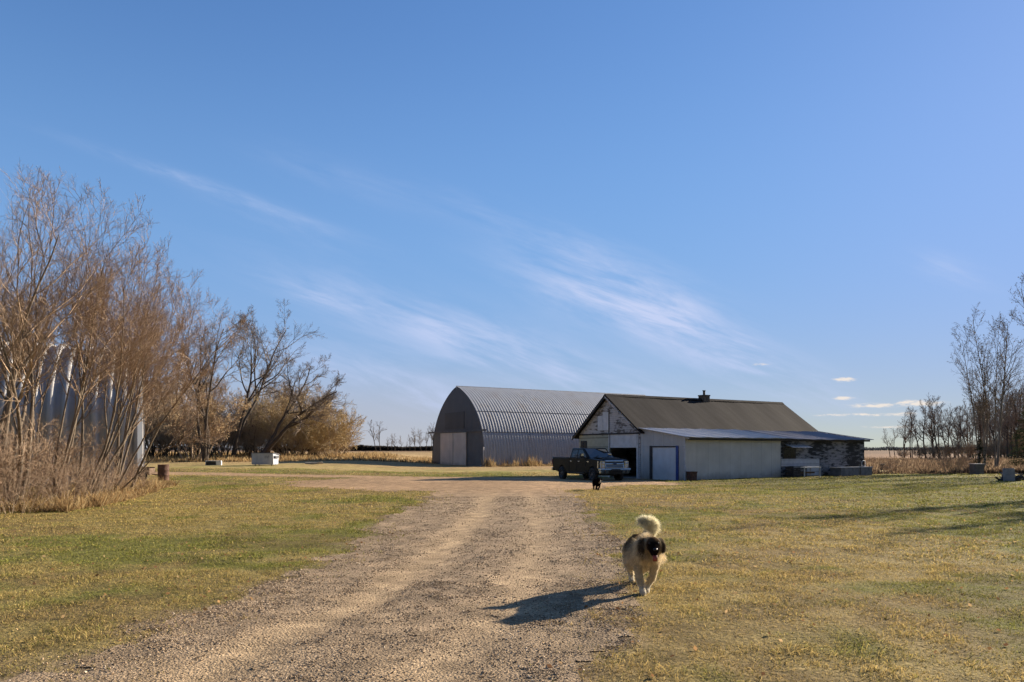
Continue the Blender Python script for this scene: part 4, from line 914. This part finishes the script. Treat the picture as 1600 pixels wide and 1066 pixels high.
for s_ in (-1, 1):
    for xs in ((2.34, 3.02, 2.98, 2.40), (3.12, 4.16, 3.50, 3.08)):
        w = MB(); w.quad(side_pt(xs[0], 1.30, s_), side_pt(xs[1], 1.30, s_), side_pt(xs[2], 1.72, s_), side_pt(xs[3], 1.72, s_)).build('side_window', M['truck_glass'], truck)
def shield_pt(y, f, out=.008): return (4.58+(3.52-4.58)*f+out*.6, y, 1.20+(1.815-1.20)*f+out)
MB().quad(shield_pt(-.80, .10), shield_pt(.80, .10), shield_pt(.67, .90), shield_pt(-.67, .90)).build('windshield', M['truck_glass'], truck)
MB().quad((2.14, -.76, 1.32), (2.14, .76, 1.32), (2.265, .66, 1.73), (2.265, -.66, 1.73)).build('rear_window', M['truck_glass'], truck)
MB().tube((4.56, -.75, 1.255), (4.28, -.15, 1.42), .012, n=6).tube((4.56, .05, 1.255), (4.28, .6, 1.42), .012, n=6).build('wiper', M['black_plastic'], truck)
hood = MB(); hood.prism([(4.44, 1.245), (5.50, 1.205), (5.66, 1.13), (5.50, 1.255), (4.9, 1.315), (4.44, 1.29)], -.62, .62, 'y', bev=.03).build('hood', M['truck_paint'], truck)
gx_ = 5.74; MG = Matrix.Translation((gx_, 0, .74)) @ Matrix.Rotation(R(-13), 4, 'Y') @ Matrix.Translation((-gx_, 0, -.74))
gr = MB().prism([(-.62, .74), (.62, .74), (.64, 1.10), (.56, 1.17), (-.56, 1.17), (-.64, 1.10)], gx_-.02, gx_+.05, 'x', M=MG, bev=.015).build('grille', M['chrome'], truck)
m = MB()
for (a, b) in ((.775, .83), (.865, .915), (1.005, 1.055)): m.box(gx_+.05, gx_+.058, -.56, .56, a, b, M=MG)
m.build('grille_slot', M['black_plastic'], gr)
MB().box(gx_+.045, gx_+.075, -.60, .60, 1.075, 1.155, M=MG, bev=.012).box(gx_+.045, gx_+.075, -.60, .60, .925, .995, M=MG, bev=.012).build('grille_bar', M['chrome'], gr)
em = MB().lathe([(0, .012), (.13, .010), (.145, .004), (.15, -.01)], 28, MG @ Matrix.Translation((gx_+.078, 0, .955)) @ Matrix.Rotation(R(90), 4, 'Y') @ Matrix.Diagonal((.45, 1.0, 1, 1))).build('badge', M['emblem_blue'], gr, smooth=True)
MB().lathe([(.125, .011), (.13, .018), (.15, .014), (.152, -.01)], 28, MG @ Matrix.Translation((gx_+.079, 0, .955)) @ Matrix.Rotation(R(90), 4, 'Y') @ Matrix.Diagonal((.45, 1.0, 1, 1))).build('badge_rim', M['chrome'], gr, smooth=True)
for s_ in (-1, 1):
    a, b = sorted((s_*.655, s_*.945))
    h = MB().prism([(gx_-.30 if s_ < 0 else gx_-.02, a), (gx_-.02 if s_ < 0 else gx_-.30, b), (gx_-.02 if s_ < 0 else gx_-.26, b), (gx_+.03 if s_ < 0 else gx_-.02, b if s_ < 0 else b), (gx_-.02 if s_ < 0 else gx_+.03, a+.03 if s_ < 0 else a)], .735, 1.115, 'z').build('headlight', M['chrome'], truck)
    m = MB()
    for z in (.83, 1.01): m.lathe([(0, .03), (.05, .026), (.078, .008), (.082, -.02)], 18, Matrix.Translation((gx_+.03, s_*.76, z)) @ Matrix.Rotation(R(90), 4, 'Y'))
    m.build('lamp', M['lamp_glass'], h, smooth=True)
    MB().box(gx_-.2, gx_+.012, s_*.90-.03, s_*.90+.03, .76, 1.08).build('turn_lamp', M['lamp_glass'], h)
MB().prism([(5.58, .60), (5.86, .60), (5.90, .66), (5.88, .735), (5.60, .735)], -.98, .98, 'y', bev=.03).build('front_bumper', M['chrome'], truck)
MB().prism([(5.56, .40), (5.80, .42), (5.84, .59), (5.58, .59)], -.88, .88, 'y', bev=.02).build('air_dam', M['black_plastic'], truck)
for s_ in (-1, 1):
    MB().prism([(5.60, .44), (5.84, .47), (5.87, .60), (5.60, .60)], s_*.70-.24, s_*.70+.24, 'y', bev=.02).build('bumper_end', M['chrome'], truck)
    MB().tube((5.80, s_*.70, .53), (5.872, s_*.70, .53), .075, n=18).build('fog_lamp', M['black_plastic'], truck)
MB().box(5.87, 5.905, -.30, .30, .60, .70).build('plate_mount', M['black_plastic'], truck)
MB().prism([(-.10, .52), (.10, .50), (.12, .68), (-.10, .68)], -.95, .95, 'y', bev=.02).build('rear_bumper', M['chrome'], truck)
for s_ in (-1, 1): MB().box(.0, .06, s_*.88-.07, s_*.88+.07, .84, 1.18).build('tail_light', M['tongue'], truck)
def wheel(x, s_):
    t = MB(); prof = [(.22, -.11), (.34, -.125), (.375, -.10), (WR, -.06), (WR, .06), (.375, .10), (.34, .125), (.22, .11)]
    Mx = Matrix.Translation((x, s_*.84, WR)) @ Matrix.Rotation(R(90), 4, 'X')
    w = t.lathe(prof, 30, Mx).build('wheel', M['rubber'], truck, smooth=True)
    r_ = MB().lathe([(.225, .10*-s_), (.20, .085*-s_), (.19, .03*-s_), (.10, .05*-s_), (.07, .10*-s_), (0, .105*-s_)], 24, Mx)
    for k in range(8):
        a = 2*math.pi*k/8; r_.box(-.022, .022, .06, .21, min(.04*-s_, .085*-s_), max(.04*-s_, .085*-s_), M=Mx @ Matrix.Rotation(a, 4, 'Z'))
    r_.build('rim', M['alloy'], w)
for x in WX:
    for s_ in (-1, 1): wheel(x, s_)
for s_ in (-1, 1):
    MB().box(2.15, 4.2, s_*1.0-.08, s_*1.0+.08, .42, .47, bev=.01).build('running_board', M['black_plastic'], truck)
MB().box(.7, 5.3, -.45, .45, .34, .55).build('chassis', M['black_plastic'], truck)
def mirror(par, x, y, s_, z=1.40):
    m = MB().box(x-.06, x+.10, y-.10, y+.10, z-.14, z+.12, bev=.03).build('mirror', M['black_plastic'], par)
    MB().box(x+.105, x+.115, y-.08, y+.08, z-.02, z+.10).build('mirror_cap', M['chrome'], m)
    MB().tube((x, y-s_*.10, z-.08), (x-.02, y-s_*.24, z-.12), .025, n=8).build('mirror_arm', M['black_plastic'], m)
mirror(truck, 3.98, -1.12, -1)
for s_ in (-1,):
    for x in (2.35, 3.28): MB().box(x, x+.22, s_*.955-.02, s_*.955+.02, 1.06, 1.10, bev=.008).build('door_handle', M['chrome'], truck)
    m = MB()
    for x in (2.16, 3.10, 4.16): m.box(x-.006, x+.006, s_*.942-.006, s_*.942+.006, .55, 1.22)
    m.build('door_gap', M['black_plastic'], truck)
MB().box(4.30, 4.50, -.949, -.937, 1.05, 1.10).build('side_badge', M['chrome'], truck)
# driver's door standing open on the far side
dr = empty('open_door', (4.10, .93, 0), R(-118)); dr.parent = truck
MB().box(.0, 1.0, -.06, .04, .56, 1.24, bev=.02).build('door_panel', M['truck_paint'], dr)
fr = MB().prism([(.0, 1.24), (1.0, 1.24), (.98, 1.76), (.45, 1.78), (.36, 1.74)], -.05, -.015, 'y').build('door_window', M['lamp_glass'], dr)
MB().tube((.0, -.03, 1.24), (.42, -.03, 1.78), .03, n=8).tube((.42, -.03, 1.78), (.97, -.03, 1.77), .03, n=8).tube((.97, -.03, 1.77), (1.0, -.03, 1.24), .03, n=8).build('window_frame', M['truck_paint'], dr)
MB().box(.08, .30, .06, .20, 1.28, 1.52, bev=.02).build('door_mirror', M['chrome'], dr)

# ------------------------------------------------------------------ dogs
def make_dog(name, loc, rz, sc, capsules, fur_n, regions, fur_len, label, dark, eye=True, tongue=True, head=((.60, .05, .655), .105)):
    root = empty(name, loc, rz); root.scale = (sc, sc, sc)
    bm = bmesh.new()
    for (p0, r0), (p1, r1) in capsules:
        p0, p1 = Vector(p0), Vector(p1); n = max(2, int((p1-p0).length/(min(r0, r1)*.35))+1)
        for i in range(n):
            f = i/(n-1); bmesh.ops.create_icosphere(bm, subdivisions=2, radius=r0+(r1-r0)*f, matrix=Matrix.Translation(p0.lerp(p1, f)))
    me = bpy.data.meshes.new('dog body raw'); bm.to_mesh(me); bm.free()
    tmp = bpy.data.objects.new('dog body raw', me); COL.objects.link(tmp)
    rm = tmp.modifiers.new('r', 'REMESH'); rm.mode = 'VOXEL'; rm.voxel_size = .013
    sm = tmp.modifiers.new('s', 'SMOOTH'); sm.iterations = 7; sm.factor = .5
    dg = bpy.context.evaluated_depsgraph_get(); em_ = bpy.data.meshes.new_from_object(tmp.evaluated_get(dg)); bpy.data.objects.remove(tmp); bpy.data.meshes.remove(me)
    em_.name = 'body'; em_.materials.clear(); em_.materials.append(M['fur'])
    n = len(em_.vertices); co = np.zeros(n*3, np.float32); em_.vertices.foreach_get('co', co); co = co.reshape(-1, 3)
    a = em_.color_attributes.new('Col', 'FLOAT_COLOR', 'POINT'); c4_ = np.ones((n, 4), np.float32); c4_[:, :3] = regions(co)*.85; a.data.foreach_set('color', c4_.ravel())
    em_.polygons.foreach_set('use_smooth', [True]*len(em_.polygons))
    link('body', em_, root)
    em_.calc_loop_triangles(); tri = np.zeros(len(em_.loop_triangles)*3, np.int32); em_.loop_triangles.foreach_get('vertices', tri); tri = tri.reshape(-1, 3)
    rnd = np.random.RandomState(3); A, B, C = co[tri[:, 0]], co[tri[:, 1]], co[tri[:, 2]]; fn = np.cross(B-A, C-A); ar = np.linalg.norm(fn, axis=1); fn /= ar[:, None]+1e-9
    k = rnd.choice(len(tri), fur_n, p=ar/ar.sum()); u = rnd.rand(fur_n, 2); fl = u.sum(1) > 1; u[fl] = 1-u[fl]
    P = A[k]+(B-A)[k]*u[:, :1]+(C-A)[k]*u[:, 1:]; N = fn[k]
    clump = np.stack([vnoise(P[:, 0]+P[:, 1]*1.7, P[:, 2], .05, 130+i)-.5 for i in range(3)], -1)
    D = N*.52+np.array([-.42, 0, -.70])+clump*1.15+rnd.normal(size=P.shape)*.16
    tail = (P[:, 0] < -.24) & (P[:, 2] > .665); D[tail] = N[tail]*1.0+np.array([0, -.10, .05])+clump[tail]*1.1+rnd.normal(size=(tail.sum(), 3))*.2
    D /= np.linalg.norm(D, axis=1, keepdims=True)
    Ln = fur_len(P)*(.55+.75*rnd.rand(fur_n)); c = regions(P+rnd.normal(size=P.shape)*.012)*(.72+.56*rnd.rand(fur_n))[:, None]
    v, f, cc = blades(P-D*.004, D, Ln, np.full(fur_n, .0034)*(.7+.6*rnd.rand(fur_n)), c, droop=.25)
    link('fur', fast_mesh('fur', v, f, M['fur'], col=cc), root)
    (hx, hy, hz_), hr = (HX, HY, HZ), .1
    MB().ball((hx+.178, hy, hz_-.030), (.02, .026, .02)).build('nose', M['nose_black'], root, smooth=True)
    for s_ in (-1, 1): MB().ball((hx+.082, hy+s_*.047, hz_+.028), .014).build('eye', M['nose_black'], root, smooth=True)
    if tongue: MB().prism([(hx+.10, hz_-.095), (hx+.155, hz_-.098), (hx+.168, hz_-.125), (hx+.163, hz_-.165), (hx+.150, hz_-.165), (hx+.150, hz_-.122), (hx+.10, hz_-.108)], hy-.022, hy+.024, 'y', bev=.006).build('tongue', M['tongue'], root, smooth=True)
    return tag(root, label, 'dog')
def leg_caps(pts): return [((p, r), (q, s_)) for (p, r), (q, s_) in zip(pts, pts[1:])]
HX, HY, HZ = .60, .03, .615
caps = leg_caps([((-.37, 0, .495), .135), ((-.12, 0, .505), .138), ((.15, 0, .515), .150), ((.32, 0, .515), .150), ((.46, .01, .565), .130), ((HX-.02, HY, HZ), .095)])
caps += [(((HX, HY, HZ), .095), ((HX+.03, HY, HZ+.01), .085)), (((HX+.06, HY, HZ-.02), .062), ((HX+.15, HY, HZ-.045), .046)), (((HX+.05, HY, HZ-.07), .040), ((HX+.13, HY, HZ-.092), .027))]
for s_ in (-1, 1):
    caps += leg_caps([((HX-.03, HY+s_*.085, HZ+.055), .030), ((HX-.01, HY+s_*.118, HZ-.01), .030), ((HX+.01, HY+s_*.118, HZ-.075), .022)])
    caps += leg_caps([((.30, s_*.09, .48), .095), ((.28, s_*.10, .37), .062)])
caps += leg_caps([((.28, -.10, .37), .060), ((.33, -.085, .20), .045), ((.37, -.065, .09), .036), ((.39, -.055, .04), .040), ((.43, -.053, .028), .034)])
caps += leg_caps([((.28, .10, .37), .060), ((.27, .075, .19), .045), ((.25, .02, .09), .036), ((.27, .005, .04), .040), ((.31, .003, .028), .034)])
caps += leg_caps([((-.36, -.09, .44), .105), ((-.32, -.10, .30), .085), ((-.46, -.09, .19), .046), ((-.50, -.085, .13), .038), ((-.44, -.08, .04), .038), ((-.40, -.08, .028), .034)])
caps += leg_caps([((-.36, .09, .44), .105), ((-.26, .10, .30), .085), ((-.36, .06, .19), .046), ((-.40, .03, .13), .038), ((-.33, .0, .04), .038), ((-.29, .0, .028), .034)])
caps += leg_caps([((-.46, .0, .55), .055), ((-.51, .12, .60), .058), ((-.50, .19, .66), .052), ((-.45, .20, .73), .047), ((-.40, .14, .775), .042), ((-.36, .07, .795), .032), ((-.34, .01, .80), .018)])
def dog_regions(P):
    x, y, z = P[:, 0], P[:, 1], P[:, 2]; n = len(P); c = np.tile(np.array([.70, .58, .39]), (n, 1))
    def put(w, col): c[:] = c*(1-w[:, None])+np.array(col)*w[:, None]
    nz = vnoise(x*1.3+y, z-y, .07, 140)
    put(sst(.40, .55, z+.10*(nz-.5))*sst(.34, .18, x)*.82, (.11, .08, .052))                 # dark saddle and flanks
    put(sst(.56, .64, z)*sst(.40, .2, x), (.26, .17, .085))                                    # tan along the spine
    put(sst(.44, .34, z+.05*(nz-.5)), (.76, .66, .48))                                         # pale legs and belly
    put(sst(.14, .07, z), (.8, .75, .64))
    put(sst(.30, .42, x)*sst(.36, .44, z)*.85, (.84, .72, .50))                                # ruff
    put(sst(.40, .50, x)*np.exp(-(y/.09)**2)*sst(.40, .46, z)*.45, (.26, .19, .12))             # darker chest
    hd_ = sst(HX+.0, HX+.05, x)*sst(.45, .49, z); put(hd_, (.17, .12, .078)); put(hd_*sst(HX+.035, HX+.085, x)*sst(HZ+.075, HZ+.03, z), (.022, .017, .015))                 # black mask
    ear = sst(.088, .105, np.abs(y-HY))*sst(HX-.09, HX-.06, x)*sst(.49, .53, z); put(ear*.9, (.06, .042, .03))
    put(sst(HZ+.06, HZ+.10, z)*sst(HX-.2, HX-.1, x)*.7, (.28, .18, .10))
    put(((x < -.24) & (z > .665)).astype(float), (.82, .76, .56)); put(((x < -.40) & (y > .10) & (z > .58)).astype(float), (.82, .76, .56))
    return c
def dog_len(P):
    x, y, z = P[:, 0], P[:, 1], P[:, 2]; L_ = np.full(len(P), .052)
    L_ = np.where((x > .28) & (x < .58) & (z > .40), .085, L_); L_ = np.where((x > -.25) & (x < .45) & (z < .43), .028, L_); L_ = np.where(x > HX+.0, .014, L_)
    L_ = np.where(z < .36, .022, L_); L_ = np.where(z < .27, .020, L_); L_ = np.where((z < .36) & (x < -.2) & (z > .18), .045, L_); L_ = np.where(z < .10, .012, L_)
    return np.where((x < -.24) & (z > .665), .075, L_)
make_dog('dog', (1.60, 9.02, z0(1.6, 9.0)+.004), R(-92), 1.0, caps, 95000, dog_regions, dog_len, 'large shaggy tan dog with black face and curled cream tail by the driveway edge', False)
def black_regions(P):
    x, y, z = P[:, 0], P[:, 1], P[:, 2]; c = np.tile(np.array([.012, .011, .011]), (len(P), 1))
    w = sst(.34, .42, x)*sst(.34, .38, z)*sst(.58, .53, z)*sst(.00, .04, y)*sst(.20, .15, y); c = c*(1-w[:, None])+np.array([.5, .48, .46])*w[:, None]
    w = sst(HX+.02, HX+.08, x)*np.exp(-((y-HY)/.03)**2)*.35; return c*(1-w[:, None])+np.array([.25, .23, .22])*w[:, None]
make_dog('dog', (3.62, 31.4, z0(3.62, 31.4)+.004), R(-86), .80, caps[:-6], 12000, black_regions, lambda P: np.full(len(P), .02), 'small black dog with a white chest patch standing in front of the black pickup', True, tongue=False)
